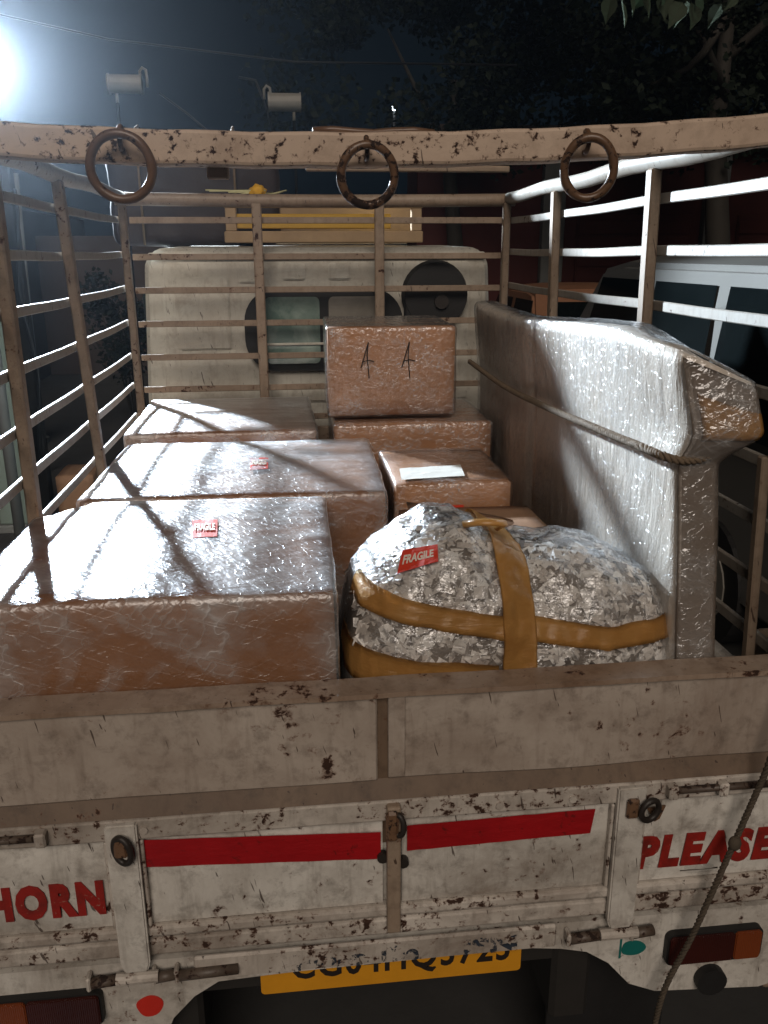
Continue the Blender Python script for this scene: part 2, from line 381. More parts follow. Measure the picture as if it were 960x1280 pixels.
# ================================================================== ground and surroundings
bm = BM(); bmesh.ops.create_grid(bm, x_segments=8, y_segments=8, size=120); bmesh.ops.translate(bm, verts=bm.verts, vec=(0, 60, GZ))
tag(mesh_obj('ground', bm, M['asphalt']), kind='structure')

# ================================================================== the truck
truck = thing('pickup_truck', 'small white cargo truck with chipped paint and a barred cage round its loaded bed', 'truck', (0, 1.2, GZ))
W = .72
# ---- load bed
bm = BM(); box(bm, -W, W, .03, 2.12, -.47, -.42, .004)
mesh_obj('bed_floor', bm, M['black'], truck)
for s in (-1, 1):
    bm = BM(); box(bm, s*W-.018, s*W+.018, .03, 2.12, -.48, -.09, .006)
    for k in range(5): box(bm, s*(W+.02)-.012, s*(W+.02)+.012, .2+.42*k, .24+.42*k, -.47, -.10, .004)
    mesh_obj('bed_side', bm, M['white'], truck)
bm = BM(); box(bm, -W+.02, W-.02, 2.10, 2.13, -.42, .02, .004); mesh_obj('bed_front_board', bm, M['cage'], truck)
# ---- cage posts
def post(x, y, z0, z1, wx, wy, lean=0.0):
    bm = BM(); box(bm, x-wx/2, x+wx/2, y-wy/2, y+wy/2, z0, z1, .004)
    for v in bm.verts: v.co.y += lean*(v.co.z-z0)
    return mesh_obj('cage_post', bm, M['cage'], truck)
for x, y, lean in ((-.712, .64, .012), (-.712, 1.42, -.19), (-.712, 2.10, -.03), (.712, .695, .05), (.712, 1.40, .07), (.712, 2.10, .0)):
    post(x, y, -.42, .868, .026, .036, lean)
for x in (-.235, .222): post(x, 2.10, -.42, .862, .036, .026)
for x in (-.735, .735): post(x, .045, -.03, .862, .04, .04)
bm = BM(); box(bm, .712, .73, .135, .155, -.09, .33, .003)
for v in bm.verts: v.co.y += .09*(v.co.z+.09)
mesh_obj('cage_post', bm, M['cage'], truck)
# ---- cage rails (flat bars on the outer side of the posts)
first = None
for s in (-1, 1):
    for z in (.803, .684, .563, .437, .312, .200, .085, -.020):
        if first is None:
            bm = BM(); box(bm, -.005, .005, .02, 2.10, -.0115, .0115, .002)
            bmesh.ops.subdivide_edges(bm, edges=[e for e in bm.edges if abs((e.verts[0].co-e.verts[1].co).y) > 1], cuts=24)
            for v in bm.verts:
                v.co.z += .0022*math.sin(v.co.y*3.1) + .001*math.sin(v.co.y*9.7); v.co.x += .003*math.sin(v.co.y*2.3+1)
            bmesh.ops.translate(bm, verts=bm.verts, vec=(s*.734, 0, z))
            first = mesh_obj('cage_rail', bm, M['rail'], truck); z_first = z; x_first = s*.734
        else:
            copy_part(first, truck, (s*.734-x_first, random.uniform(-.006, .006), z-z_first+random.uniform(-.003, .003)))
firstf = None
for z in (.804, .674, .553, .429, .303, .179, .06):
    if firstf is None:
        bm = BM(); box(bm, -.70, .70, 2.118, 2.128, -.0115, .0115, .002)
        bmesh.ops.translate(bm, verts=bm.verts, vec=(0, 0, z)); firstf = mesh_obj('cage_rail', bm, M['cage'], truck); zf = z
    else: copy_part(firstf, truck, (0, 0, z-zf))
# ---- top pipes
for s in (-1, 1):
    bm = BM(); tube(bm, [(s*.72, .03+i*(2.07/14), .885 + .004*math.sin(i*1.3)) for i in range(15)], .021, 14)
    mesh_obj('top_pipe', bm, M['rail'], truck, True)
bm = BM(); tube(bm, [(-.745+i*1.49/14, 2.115, .878 - .006*math.sin(math.pi*i/14)) for i in range(15)], .023, 14)
mesh_obj('top_pipe', bm, M['cage'], truck, True)
# ---- rear cross bar with rings
bm = BM(); box(bm, -.80, .80, -.002, .043, -.0215, .0215, .005, 2)
bmesh.ops.subdivide_edges(bm, edges=[e for e in bm.edges if abs((e.verts[0].co-e.verts[1].co).x) > 1], cuts=40)
for v in bm.verts:
    x = v.co.x; sag = .8205 + .020*x*.9 + .020*(x/.55)**2
    v.co.z += min(sag, .865) + .0008*math.sin(x*47) ; v.co.y += .0012*noise.noise(Vector((x*9, 0, v.co.z*30)))
mesh_obj('cross_bar', bm, M['bar'], truck)
for cx, cz, R_, sx, ny in ((-.339, .793, .0395, 1.0, .08), (-.020, .785, .0375, .96, -.05), (.283, .7955, .0385, .86, .25)):
    bm = BM(); torus(bm, (cx, -.026, cz), R_, .0062, (ny, 1, .12), 40, 10, sx, .012)
    rg = mesh_obj('tie_ring', bm, M['ring'], truck, True)
    bm = BM(); torus(bm, (cx, -.006, cz+R_*.93), .014, .0035, (1, 0, 0), 16, 8); mesh_obj('ring_staple', bm, M['ring'], rg, True)
bm = BM(); box(bm, -.236, -.206, .036, .046, .784, .81, .002); mesh_obj('welded_tab', bm, M['bar'], truck)
bm = BM(); box(bm, -.10, .195, .060, .066, .797, .806, .0015); mesh_obj('under_strip', bm, M['cage'], truck)
bm = BM(); tube(bm, [(-.09+i*.028, .03+.002*math.sin(i*2), .846+.002*math.sin(i*1.7)) for i in range(7)], .0045, 7); mesh_obj('bar_rod', bm, M['ring'], truck, True)

# ---- tailgate
tg = mesh_obj('tailgate', box(BM(), -.745, .745, .010, .022, -.50, -.19, .002), M['white'], truck)
# upper extension: two sheets with returned edges, lip on top, slanted strip below
for x0, x1, seed in ((-.745, -.010, 0), (.008, .745, 1)):
    bm = BM(); box(bm, x0, x1, -.004, .006, -.168, -.002, .003)
    es = [e for e in bm.edges if abs((e.verts[0].co-e.verts[1].co).x) > .3]; bmesh.ops.subdivide_edges(bm, edges=es, cuts=30)
    for v in bm.verts: v.co.y += .003*noise.noise(Vector((v.co.x*5, 3+seed, v.co.z*8))) ; v.co.z += .0015*math.sin(v.co.x*11+seed)
    mesh_obj('extension_sheet', bm, M['panel'], tg)
    xe = x1 if seed == 0 else x0
    bm = BM(); box(bm, min(xe, xe+(-.028 if seed == 0 else .028)), max(xe, xe+(-.028 if seed == 0 else .028)), -.0085, -.0045, -.160, -.008, .001)
    if seed: mesh_obj('sheet_edge_strip', bm, M['panel'], tg)
    else: bm.free()
bm = BM()
prof = [(-.012, -.007), (-.012, .002), (.042, .004), (.044, -.006), (.008, -.007)]
sec = []
for i in range(49):
    x = -.75 + 1.5*i/48; w = .0018*noise.noise(Vector((x*7, 0, 0))) + .001*noise.noise(Vector((x*24, 5, 0)))
    sec.append([bm.verts.new((x, y, z+w)) for y, z in prof])
for a, b in zip(sec, sec[1:]):
    for k in range(5): bm.faces.new((a[k], a[(k+1) % 5], b[(k+1) % 5], b[k]))
bm.faces.new(sec[0]); bm.faces.new(sec[-1][::-1]); bmesh.ops.recalc_face_normals(bm, faces=bm.faces)
mesh_obj('top_lip', bm, M['rustlip'], tg)
bm = BM(); box(bm, -.745, .745, .004, .012, -.30, .0, .0); mesh_obj('backing_sheet', bm, M['fold'], tg)  # dark colour here paints the shade seen in the centre joint
bm = BM()      # slanted strip under the extension, its shade painted in by the dark fold colour
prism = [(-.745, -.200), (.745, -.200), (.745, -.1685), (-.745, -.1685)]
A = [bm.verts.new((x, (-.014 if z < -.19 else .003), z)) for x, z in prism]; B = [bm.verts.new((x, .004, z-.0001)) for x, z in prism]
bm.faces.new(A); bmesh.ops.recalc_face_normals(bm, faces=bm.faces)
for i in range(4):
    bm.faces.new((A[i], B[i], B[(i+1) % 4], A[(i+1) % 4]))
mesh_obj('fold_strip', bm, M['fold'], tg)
bm = BM(); box(bm, -.745, .745, -.016, .010, -.242, -.201, .004, 2)
bmesh.ops.subdivide_edges(bm, edges=[e for e in bm.edges if abs((e.verts[0].co-e.verts[1].co).x) > .3], cuts=36)
for v in bm.verts: v.co.y += .0015*noise.noise(Vector((v.co.x*11, 0, v.co.z*40)))
mesh_obj('upper_rail', bm, M['ledge'], tg)
for z0, z1, y, bv in ((-.448, -.425, -.012, .006), (-.490, -.455, -.008, .005)):
    bm = BM(); box(bm, -.745, .745, y, .011, z0, z1, bv, 2); mesh_obj('lower_rib', bm, M['ledge'], tg)
# pressed panel fields between the straps (each a shallow dished sheet)
for x0, x1 in ((-.742, -.462), (-.409, -.002), (.032, .409), (.462, .742)):
    bm = BM(); n = 24
    g = [[bm.verts.new((x0+(x1-x0)*i/n, -.001 - .004*min(1, 6*min(i/n, 1-i/n))*min(1, 4*min(j/8, 1-j/8)) + .0016*noise.noise(Vector((x0*3+i*.3, j*.5, 1))), -.424+(-.243+.424)*j/8)) for j in range(9)] for i in range(n+1)]
    for i in range(n):
        for j in range(8): bm.faces.new((g[i][j], g[i+1][j], g[i+1][j+1], g[i][j+1]))
    mesh_obj('pressed_field', bm, M['white'], tg, True)
# red and white strips of tape
def strip(name, x0, x1, za, zb, ha, hb, y, mat, notch=0):
    bm = BM(); n = 16; rows = []
    for i in range(n+1):
        f = i/n; x = x0+(x1-x0)*f; z = za+(zb-za)*f; h = ha+(hb-ha)*f; dx = notch*(.006 if i == n else 0)
        w = .0012*noise.noise(Vector((x*30, za*9, 0)))
        rows.append([bm.verts.new((x+dx*k, y - .001*noise.noise(Vector((x*20, k, 5))), z-h/2+h*k+w)) for k in (0, .33, .66, 1)])
    for a, b in zip(rows, rows[1:]):
        for k in range(3): bm.faces.new((a[k], b[k], b[k+1], a[k+1]))
    r = bmesh.ops.extrude_face_region(bm, geom=bm.faces[:]); bmesh.ops.translate(bm, verts=[v for v in r['geom'] if isinstance(v, bmesh.types.BMVert)], vec=(0, -.0006, 0))
    bmesh.ops.recalc_face_normals(bm, faces=bm.faces)
    return mesh_obj(name, bm, mat, tg)
strip('red_tape', -.413, -.006, -.274, -.296, .054, .055, -.0085, M['redtape'])
strip('red_tape', .040, .370, -.285, -.279, .052, .050, -.0085, M['redtape'], 1)
strip('white_tape', -.410, -.006, -.2455, -.2575, .0, .022, -.0092, M['whitetape']) if False else None
# hinge straps
for x in (-.4356, .4356):
    bm = BM(); s = 1 if x > 0 else -1
    prism_xz(bm, [(x-.026, -.205), (x+.026, -.205), (x+.025, -.49), (x+.019, -.507), (x-.019, -.507), (x-.025, -.49)], -.026, -.010)
    bmesh.ops.bevel(bm, geom=bm.edges[:], offset=.003, segments=2, affect='EDGES')
    st = mesh_obj('hinge_strap', bm, M['white'], tg)
    for e in (-1, 1):
        bm = BM(); box(bm, x+e*.0295-.003, x+e*.0295+.003, -.015, -.001, -.42, -.244, .0015); mesh_obj('strap_flange', bm, M['ledge'], st)
    bm = BM(); cyl(bm, (x-.036, -.020, -.522), (x+.036, -.020, -.522), .011, 12); mesh_obj('hinge_knuckle', bm, M['ledge'], st, False)
    bm = BM(); torus(bm, (x + (.002 if s < 0 else .030), -.033, -.247), .026 if s < 0 else .021, .0055, (.45 if s < 0 else -.25, 1, .1), 28, 8, .62 if s < 0 else .85)
    mesh_obj('shackle', bm, M['iron'], st, True)
    bm = BM(); box(bm, x-.012, x+.010, -.036, -.026, -.262, -.222, .004); mesh_obj('shackle_plate', bm, M['ring'], st)
# centre hasp
bm = BM(); box(bm, .003, .027, -.030, -.011, -.468, -.205, .004, 2); hs = mesh_obj('hasp_bar', bm, M['cage'], tg)
bm = BM(); torus(bm, (.022, -.036, -.236), .020, .005, (.8, 1, 0), 24, 8, .5); mesh_obj('hasp_loop', bm, M['iron'], hs, True)
bm = BM(); box(bm, .000, .022, -.040, -.029, -.268, -.208, .005); mesh_obj('hasp_cover', bm, M['ring'], hs)
for z in (-.318, -.332):
    for e in (-1, 1):
        if (z == -.318) == (e < 0):
            bm = BM(); cyl(bm, (.015+e*.018, -.016, z), (.015+e*.018, -.004, z), .010, 10); mesh_obj('hasp_bolt', bm, M['iron'], hs)
# sliding bolts
for x0, x1 in ((-.72, -.565), (.515, .72)):
    bm = BM(); cyl(bm, (x0, -.024, -.217), (x1, -.024, -.217), .0065, 12); bl = mesh_obj('sliding_bolt', bm, M['latch'], tg, True)
    for x in ((-.561, -.66) if x0 < 0 else (.600, .508)):
        bm = BM(); box(bm, x-.009, x+.009, -.034, -.014, -.231, -.205, .003); mesh_obj('bolt_bracket', bm, M['ledge'], bl)
bm = BM(); prism_xz(bm, [(.472, -.262), (.506, -.258), (.497, -.284), (.488, -.290)], -.010, -.0065); mesh_obj('bare_patch', bm, M['ring'], tg)
# lettering
bm = fit_text(text_bm('HORN', .1, .0065, .0, .0008, 1.2), -.672, -.478, -.393, -.322, -.0072); mesh_obj('horn_lettering', bm, M['letter'], tg)
bm = fit_text(text_bm('PLEASE', .1, .006, .12, .0008, 1.2), .461, .728, -.394, -.322, -.0072); mesh_obj('please_lettering', bm, M['letter'], tg)
for px, pz in ((-.4, -.222), (-.2, -.222), (.2, -.226), (.33, -.224), (-.62, -.226)):
    bm = BM(); cyl(bm, (px, -.0195, pz), (px, -.015, pz), .007, 8); mesh_obj('rivet', bm, M['ledge'], tg)

# ---- rear skirt below the tailgate: cross member, lamp panels with an arch between them
arch = [(-.80, -.505), (.80, -.505), (.80, -.69), (.745, -.705), (.53, -.690), (.475, -.665), (.43, -.610), (.385, -.578), (.335, -.565),
        (.27, -.556), (.24, -.556), (-.15, -.560), (-.21, -.562), (-.30, -.566), (-.345, -.595), (-.385, -.64), (-.41, -.70), (-.43, -.72), (-.80, -.72)]
bm = BM(); prism_xz(bm, arch, -.002, .012); skirt = mesh_obj('rear_skirt', bm, M['white'], truck)
bm = BM(); box(bm, -.34, .32, -.014, -.003, -.549, -.498, .004); mesh_obj('cross_member', bm, M['ledge'], truck)
for tx, x0, x1 in (('Ha-a', -.165, -.030), ('The', -.018, .062), ('ISN', .145, .245)):
    bm = fit_text(text_bm(tx, .1, .004, .0), x0, x1, -.546, -.510, -.0150); mesh_obj('faded_lettering', bm, M['fadeink'], skirt)
for x0, x1 in ((-.365, -.262), (-.515, -.472), (-.405, -.372), (.345, .402), (.466, .505)):
    bm = BM(); cyl(bm, (x0, -.018, -.528), (x1, -.016, -.526), .010, 12)
    h = mesh_obj('hinge_pin', bm, M['latch'], truck, True)
    bm = BM(); box(bm, x0-.008, x0, -.026, -.002, -.541, -.512, .003); mesh_obj('pin_bracket', bm, M['ledge'], h)
for s in (-1, 1):
    xs = (-.70, -.502) if s < 0 else (.537, .728)
    zc = -.588 if s < 0 else -.580
    bm = BM(); prism_xz(bm, rrect(xs[0], xs[1], zc-.036, zc+.036, .014), -.016, -.0025)
    hl = mesh_obj('tail_light', bm, M['rubber'], truck)
    a = xs[0]+.07 if s < 0 else xs[1]-.058
    for nm, x0, x1, mt in (('amber_lens', xs[0]+.004 if s < 0 else a, a if s < 0 else xs[1]-.004, M['lens_amber']), ('red_lens', a if s < 0 else xs[0]+.004, xs[1]-.004 if s < 0 else a, M['lens_red'])):
        bm = BM(); prism_xz(bm, rrect(x0+.0004, x1-.0004, zc-.032, zc+.032, .008), -.022, -.0165)
        bmesh.ops.bevel(bm, geom=[e for e in bm.edges if all(v.co.y < -.02 for v in e.verts)], offset=.002, segments=2, affect='EDGES')
        mesh_obj(nm, bm, mt, hl)
def disc(name, cx, cz, r, mat, sq=1.0, sd=0):
    bm = BM(); prism_xz(bm, [(cx+r*math.cos(t)*(1+.08*math.sin(3*t+sd)), cz+sq*r*math.sin(t)*(1+.06*math.sin(2*t+sd))) for t in [i*2*math.pi/22 for i in range(22)]], -.0036, -.0024)
    return mesh_obj(name, bm, mat, skirt)
disc('red_paint_dot', -.424, -.606, .0235, M['reddot'])
disc('teal_paint_dot', .476, -.578, .024, M['teal'], .75, 2)
bm = BM(); box(bm, .449, .453, -.0034, -.0024, -.60, -.54, 0); box(bm, .470, .473, -.0034, -.0024, -.565, -.535, 0); mesh_obj('teal_paint_drips', bm, M['teal'], skirt)
bm = BM(); cyl(bm, (.636, -.020, -.665), (.636, -.0025, -.665), .030, 20); mesh_obj('round_reflector', bm, M['rubber'], truck)
bm = BM(); box(bm, .757, .80, .002, .20, -.72, -.02, .01, 2); mesh_obj('corner_pillar', bm, M['cage'], truck)
bm = BM(); box(bm, -.80, -.748, -.02, .20, -.72, -.02, .01, 2); mesh_obj('corner_pillar', bm, M['cage'], truck)
# ---- licence plate
bm = BM(); prism_xz(bm, rrect(-.228, .268, -.640, -.535, .008), .030, .033)
pl = mesh_obj('licence_plate', bm, M['plate'], truck)
for v in (0,): pass
bm = fit_text(text_bm('CG04HQ3723', .1, .002, 0, .0006, 1.1), -.170, .245, -.622, -.549, .0292); mesh_obj('plate_lettering', bm, M['ink'], pl)
# ---- underbody, wheels
bm = BM(); box(bm, -.62, .62, .06, 3.6, -.66, -.50, .01); box(bm, -.42, -.34, .05, 3.6, -.80, -.6, .01); box(bm, .34, .42, .05, 3.6, -.80, -.6, .01)
cyl(bm, (-.6, .62, -.88), (.6, .62, -.88), .045, 12); bmesh.ops.create_icosphere(bm, subdivisions=2, radius=.12, matrix=Matrix.Translation((0, .62, -.88)))
mesh_obj('chassis', bm, M['black'], truck)
bm = BM(); box(bm, .36, .62, .12, .13, -1.05, -.66, .002); mesh_obj('mud_flap', bm, M['rubber'], truck)
bm = BM(); box(bm, -.62, -.36, .12, .13, -1.05, -.66, .002); mesh_obj('mud_flap', bm, M['rubber'], truck)
for s in (-1, 1):
    for y in (.62, 2.85):
        bm = BM(); cyl(bm, (s*.50, y, GZ+.275), (s*.68, y, GZ+.275), .275, 28)
        bmesh.ops.bevel(bm, geom=[e for e in bm.edges if abs((e.verts[0].co-e.verts[1].co).x) < .01], offset=.03, segments=2, affect='EDGES')
        wh = mesh_obj('wheel', bm, M['rubber'], truck, True)
        bm = BM(); cyl(bm, (s*.681, y, GZ+.275), (s*.69, y, GZ+.275), .16, 20, .14); mesh_obj('rim', bm, M['cage'], wh)
# ---- cab
def cab_sec(y, top, wb, wt, zb):
    pts = []
    for x, z, r in ((1, 1, .085), (-1, 1, .085)):
        pass
    r = .085
    out = [(wb, zb), (wb, zb+.35), ((wb+wt)/2+.01, (zb+top)/2+.15)]
    for i in range(7):
        a = R(90*i/6); out.append((wt-r+r*math.cos(a), top-r+r*math.sin(a)))
    out2 = [(-x, z) for x, z in out[::-1]]
    return [(x, y, z) for x, z in out+out2]
bm = BM(); secs = [cab_sec(2.235, .695, .70, .665, -.75), cab_sec(2.25, .708, .715, .68, -.76), cab_sec(2.9, .72, .73, .69, -.80), cab_sec(3.35, .66, .73, .66, -.80), cab_sec(3.85, .05, .73, .70, -.80), cab_sec(3.98, -.10, .70, .66, -.78)]
rv = [[bm.verts.new(p) for p in s] for s in secs]; n = len(rv[0])
for a, b in zip(rv, rv[1:]):
    for k in range(n): bm.faces.new((a[k], b[k], b[(k+1) % n], a[(k+1) % n]))
bm.faces.new(rv[0]); bm.faces.new(rv[-1][::-1]); bmesh.ops.recalc_face_normals(bm, faces=bm.faces)
cab = mesh_obj('cab', bm, M['cab'], truck)
bm = BM(); prism_xz(bm, [(-.635, .10), (.60, .10), (.60, .655), (-.60, .655), (-.612, .60)], 2.224, 2.2345)
bmesh.ops.bevel(bm, geom=bm.edges[:], offset=.006, segments=2, affect='EDGES'); mesh_obj('rear_wall_panel', bm, M['cab'], cab)
for x0, x1, z0, z1 in ((-.57, -.36, .32, .60), (-.56, -.48, .30, .315), (-.42, -.34, .30, .315), (-.15, -.06, .585, .65), (.03, .12, .585, .65), (-.32, -.24, .575, .59), (-.66, .66, .665, .69), (.40, .56, .14, .40)):
    bm = BM(); prism_xz(bm, rrect(x0, x1, z0, z1, min(.012, (z1-z0)*.4)), 2.214, 2.2238)
    bmesh.ops.bevel(bm, geom=[e for e in bm.edges if all(v.co.y < 2.22 for v in e.verts)], offset=.005, segments=2, affect='EDGES'); mesh_obj('pressed_rib', bm, M['cab'], cab)
bm = BM(); prism_xz(bm, rrect(-.305, .325, .232, .552, .125, 8), 2.196, 2.2135)
win = mesh_obj('rear_window', bm, M['rubber'], cab)
bm = BM(); prism_xz(bm, rrect(-.222, -.008, .262, .522, .02), 2.190, 2.1955); mesh_obj('pane', bm, M['pane'], win)
bm = BM(); prism_xz(bm, rrect(.028, .235, .262, .522, .02), 2.190, 2.1955); mesh_obj('pane', bm, M['pane2'], win)
bm = BM(); box(bm, -.225, .24, 2.183, 2.1895, .335, .345, .002); mesh_obj('glazing_bar', bm, M['cab'], win)
bm = BM(); cyl(bm, (.455, 2.205, .525), (.455, 2.165, .525), .135, 32, .125); ai = mesh_obj('air_intake', bm, M['rubber'], cab)
bm = BM(); cyl(bm, (.475, 2.164, .50), (.475, 2.150, .50), .028, 16); mesh_obj('intake_cap', bm, M['iron'], ai)
bm = BM(); box(bm, .33, .47, 2.170, 2.2055, .30, .52, .006); mesh_obj('intake_duct', bm, M['rubber'], ai)
for s in (-1, 1):
    bm = BM(); prism_xz(bm, [(0, 0), (0, 0.01), (.01, 0)], 0, .01); bm.free()
    bm = BM(); box(bm, s*.728-.012, s*.728+.012, 2.5, 3.2, .15, .55, .02, 2); mesh_obj('side_window', bm, M['glass'], cab)
bm = BM(); vsx = [bm.verts.new(p) for p in ((-.56, 3.42, .60), (.56, 3.42, .60), (.60, 3.82, .12), (-.60, 3.82, .12))]; bm.faces.new(vsx)
bmesh.ops.translate(bm, verts=bm.verts, vec=(0, .02, .02)); bmesh.ops.solidify(bm, geom=bm.faces[:], thickness=.006); mesh_obj('windscreen', bm, M['glass'], cab)
# ---- roof carrier
bm = BM(); box(bm, -.385, .455, 2.52, 2.56, .868, .905, .004); rc = mesh_obj('roof_carrier', bm, M['wood'], truck)
bm = BM(); box(bm, -.385, .455, 2.515, 2.56, .728, .775, .004); mesh_obj('lower_plank', bm, M['wood'], rc)
bm = BM(); box(bm, -.37, .32, 2.545, 2.56, .785, .845, .004); mesh_obj('yellow_board', bm, M['yellow'], rc)
for x in (-.378, .405): 
    bm = BM(); box(bm, x, x+.045, 2.525, 2.55, .7755, .8675, .003); mesh_obj('carrier_upright', bm, M['wood'], rc)
for y in (2.75, 3.0):
    bm = BM(); box(bm, -.385, .455, y, y+.04, .728, .905, .004); mesh_obj('carrier_board', bm, M['wood'], rc)
for x in (-.36, .43):
    bm = BM(); box(bm, x-.02, x+.02, 2.56, 2.99, .74, .78, .003); mesh_obj('carrier_side_bar', bm, M['wood'], rc)

# ================================================================== cargo
def wrinkle(p, nn, amp, sd):
    a = noise.noise(Vector((p.x*9+sd, p.y*30, p.z*18)))*.5 + noise.noise(Vector((p.x*34, p.y*9+sd, p.z*26)))*.35 + noise.noise(Vector((p.x*5, p.y*5, p.z*5+sd)))*.8
    return p + nn*(amp*a)
def carton(name, label, x0, x1, y0, y1, z0, z1, mat, film, sd, rz=0.0, amp=.0028, shape=None, step=.012, film_out=.005, group=None):
    t = thing(name, label, 'box', ((x0+x1)/2, (y0+y1)/2, z0), group)
    c = Vector(((x0+x1)/2, (y0+y1)/2, (z0+z1)/2)); h = ((x1-x0)/2, (y1-y0)/2, (z1-z0)/2)
    rm = Matrix.Rotation(R(rz), 3, 'Z')
    def sh(p):
        if shape: p = shape(p)
        return rm @ (p-c) + c
    def f1(p, nn):
        q = p + nn*(.004*noise.noise(Vector((p.x*4+sd, p.y*4, p.z*4)))); return sh(q)
    def f2(p, nn): return sh(wrinkle(p, nn, amp, sd))
    bm = BM(); rbox(bm, c, h, .006, .05, f1); b = mesh_obj('carton', bm, mat, t, True)
    bm = BM(); rbox(bm, c, (h[0]+film_out, h[1]+film_out, h[2]+film_out), .012, step, f2); mesh_obj('stretch_film', bm, film, t, True)
    return t
def dome(cx, cy, hx, hy, amt, zc):
    def f(p):
        if p.z > zc:
            p = p.copy(); p.z += amt*max(0, 1-((p.x-cx)/hx)**2)*max(0, 1-((p.y-cy)/hy)**2) - amt*.3
        return p
    return f
FL = -.42
def cham(p):      # front box: its back left corner is crushed in, its top sags at the left
    p = dome(-.37, .36, .36, .34, .012, 0)(p)
    d = (-.69+.10) - p.x; e = p.y - (.66-.10)
    if d > 0 and e > 0:
        k = min(1, (d+e)/.2); p.x += .07*k*d/.1; p.y -= .05*k*e/.1
    return p
b1 = carton('wrapped_carton', 'large film wrapped carton nearest the tailgate at the left, red label on its glaring top', -.690, -.068, .075, .655, FL, .146, M['card'], M['filmtop'], 1.0, -.6, .0032, cham)
b2 = carton('wrapped_carton', 'wide film wrapped carton directly behind the large front left one, small red label on top', -.625, .090, .690, 1.285, FL, .144, M['card'], M['filmtop'], 12.0, -1.0, .0032, dome(-.27, .98, .36, .3, .01, 0))
b3 = carton('wrapped_carton', 'film wrapped carton at the back left, against the cab end of the bed', -.655, -.060, 1.405, 2.05, FL, .150, M['card'], M['filmtop'], 23.0, .8, .0025, dome(-.36, 1.72, .3, .32, .008, 0))
b4 = carton('wrapped_carton', 'film wrapped carton behind the bag of shreds with a white slip under its film', .118, .412, .765, 1.14, FL, .136, M['card2'], M['film2'], 34.0, 0, .0025, None, .010)
b5 = carton('wrapped_carton', 'wide flat topped carton that carries the top box marked in black pen', .0, .488, 1.30, 1.76, FL, .181, M['card2'], M['film2'], 45.0, -.6, .003, None, .011)
b6 = carton('wrapped_carton', 'topmost film wrapped carton with two black pen strokes on its front', -.012, .383, 1.375, 1.80, .196, .468, M['card2'], M['film2'], 56.0, -1.2, .003, None, .009)
# labels, slips and marks (under or on the film)
def label(parent, corners, txt, mat, tmat, rows=1, name='fragile_label', lift=.0012):
    a, b, c, d = [Vector(p) for p in corners]      # bottom left, bottom right, top right, top left
    nrm = (b-a).cross(d-a).normalized(); bm = BM(); n = 6; g = []
    for i in range(n+1):
        row = []
        for j in range(n+1):
            u, v = i/n, j/n; p = a*(1-u)*(1-v)+b*u*(1-v)+c*u*v+d*(1-u)*v
            row.append(bm.verts.new(p + nrm*(.0015*noise.noise(p*40))))
        g.append(row)
    for i in range(n):
        for j in range(n): bm.faces.new((g[i][j], g[i+1][j], g[i+1][j+1], g[i][j+1]))
    r = bmesh.ops.extrude_face_region(bm, geom=bm.faces[:]); bmesh.ops.translate(bm, verts=[v for v in r['geom'] if isinstance(v, bmesh.types.BMVert)], vec=-nrm*.0008)
    bmesh.ops.recalc_face_normals(bm, faces=bm.faces); lb = mesh_obj(name, bm, mat, parent)
    if txt:
        tb = text_bm(txt, .1, .003, 0, .0004); xs = [v.co.x for v in tb.verts]; ys = [v.co.y for v in tb.verts]
        x0, x1, y0, y1 = min(xs), max(xs), min(ys), max(ys)
        for v in tb.verts:
            u = .10+.80*(v.co.x-x0)/(x1-x0); w = .30+.42*(v.co.y-y0)/(y1-y0)
            p = a*(1-u)*(1-w)+b*u*(1-w)+c*u*w+d*(1-u)*w; v.co = p + nrm*(.0022+v.co.z)
        mesh_obj('label_lettering', tb, tmat, lb)
    return lb
label(b1, [(-.330, .345, .162), (-.285, .349, .162), (-.292, .455, .162), (-.345, .458, .162)], 'FRAGILE', M['labelred'], M['labelwhite'])
label(b2, [(-.243, .89, .1555), (-.198, .90, .1555), (-.200, 1.02, .1555), (-.250, 1.03, .1555)], 'FRAGILE', M['labelred'], M['labelwhite'])
label(b4, [(.205, .7565, .036), (.288, .7565, .036), (.288, .7565, .082), (.205, .7565, .082)], 'FRAGILE', M['labelred'], M['labelwhite'])
label(b4, [(.135, .79, .1435), (.300, .81, .1435), (.312, .925, .1435), (.145, .905, .1435)], None, M['paper'], None, 1, 'paper_slip')
for ox in (.108, .235):
    for pts in ([(0, .080), (-.004, .04), (.002, -.03)], [(0, .080), (-.020, .012), (-.024, .002)], [(-.02, .02), (.0, .026), (.018, .022)]):
        bm = BM(); tube(bm, [(ox+x, 1.3755-.008, .345+z) for x, z in pts], .0016, 6); mesh_obj('pen_stroke', bm, M['ink'], b6)

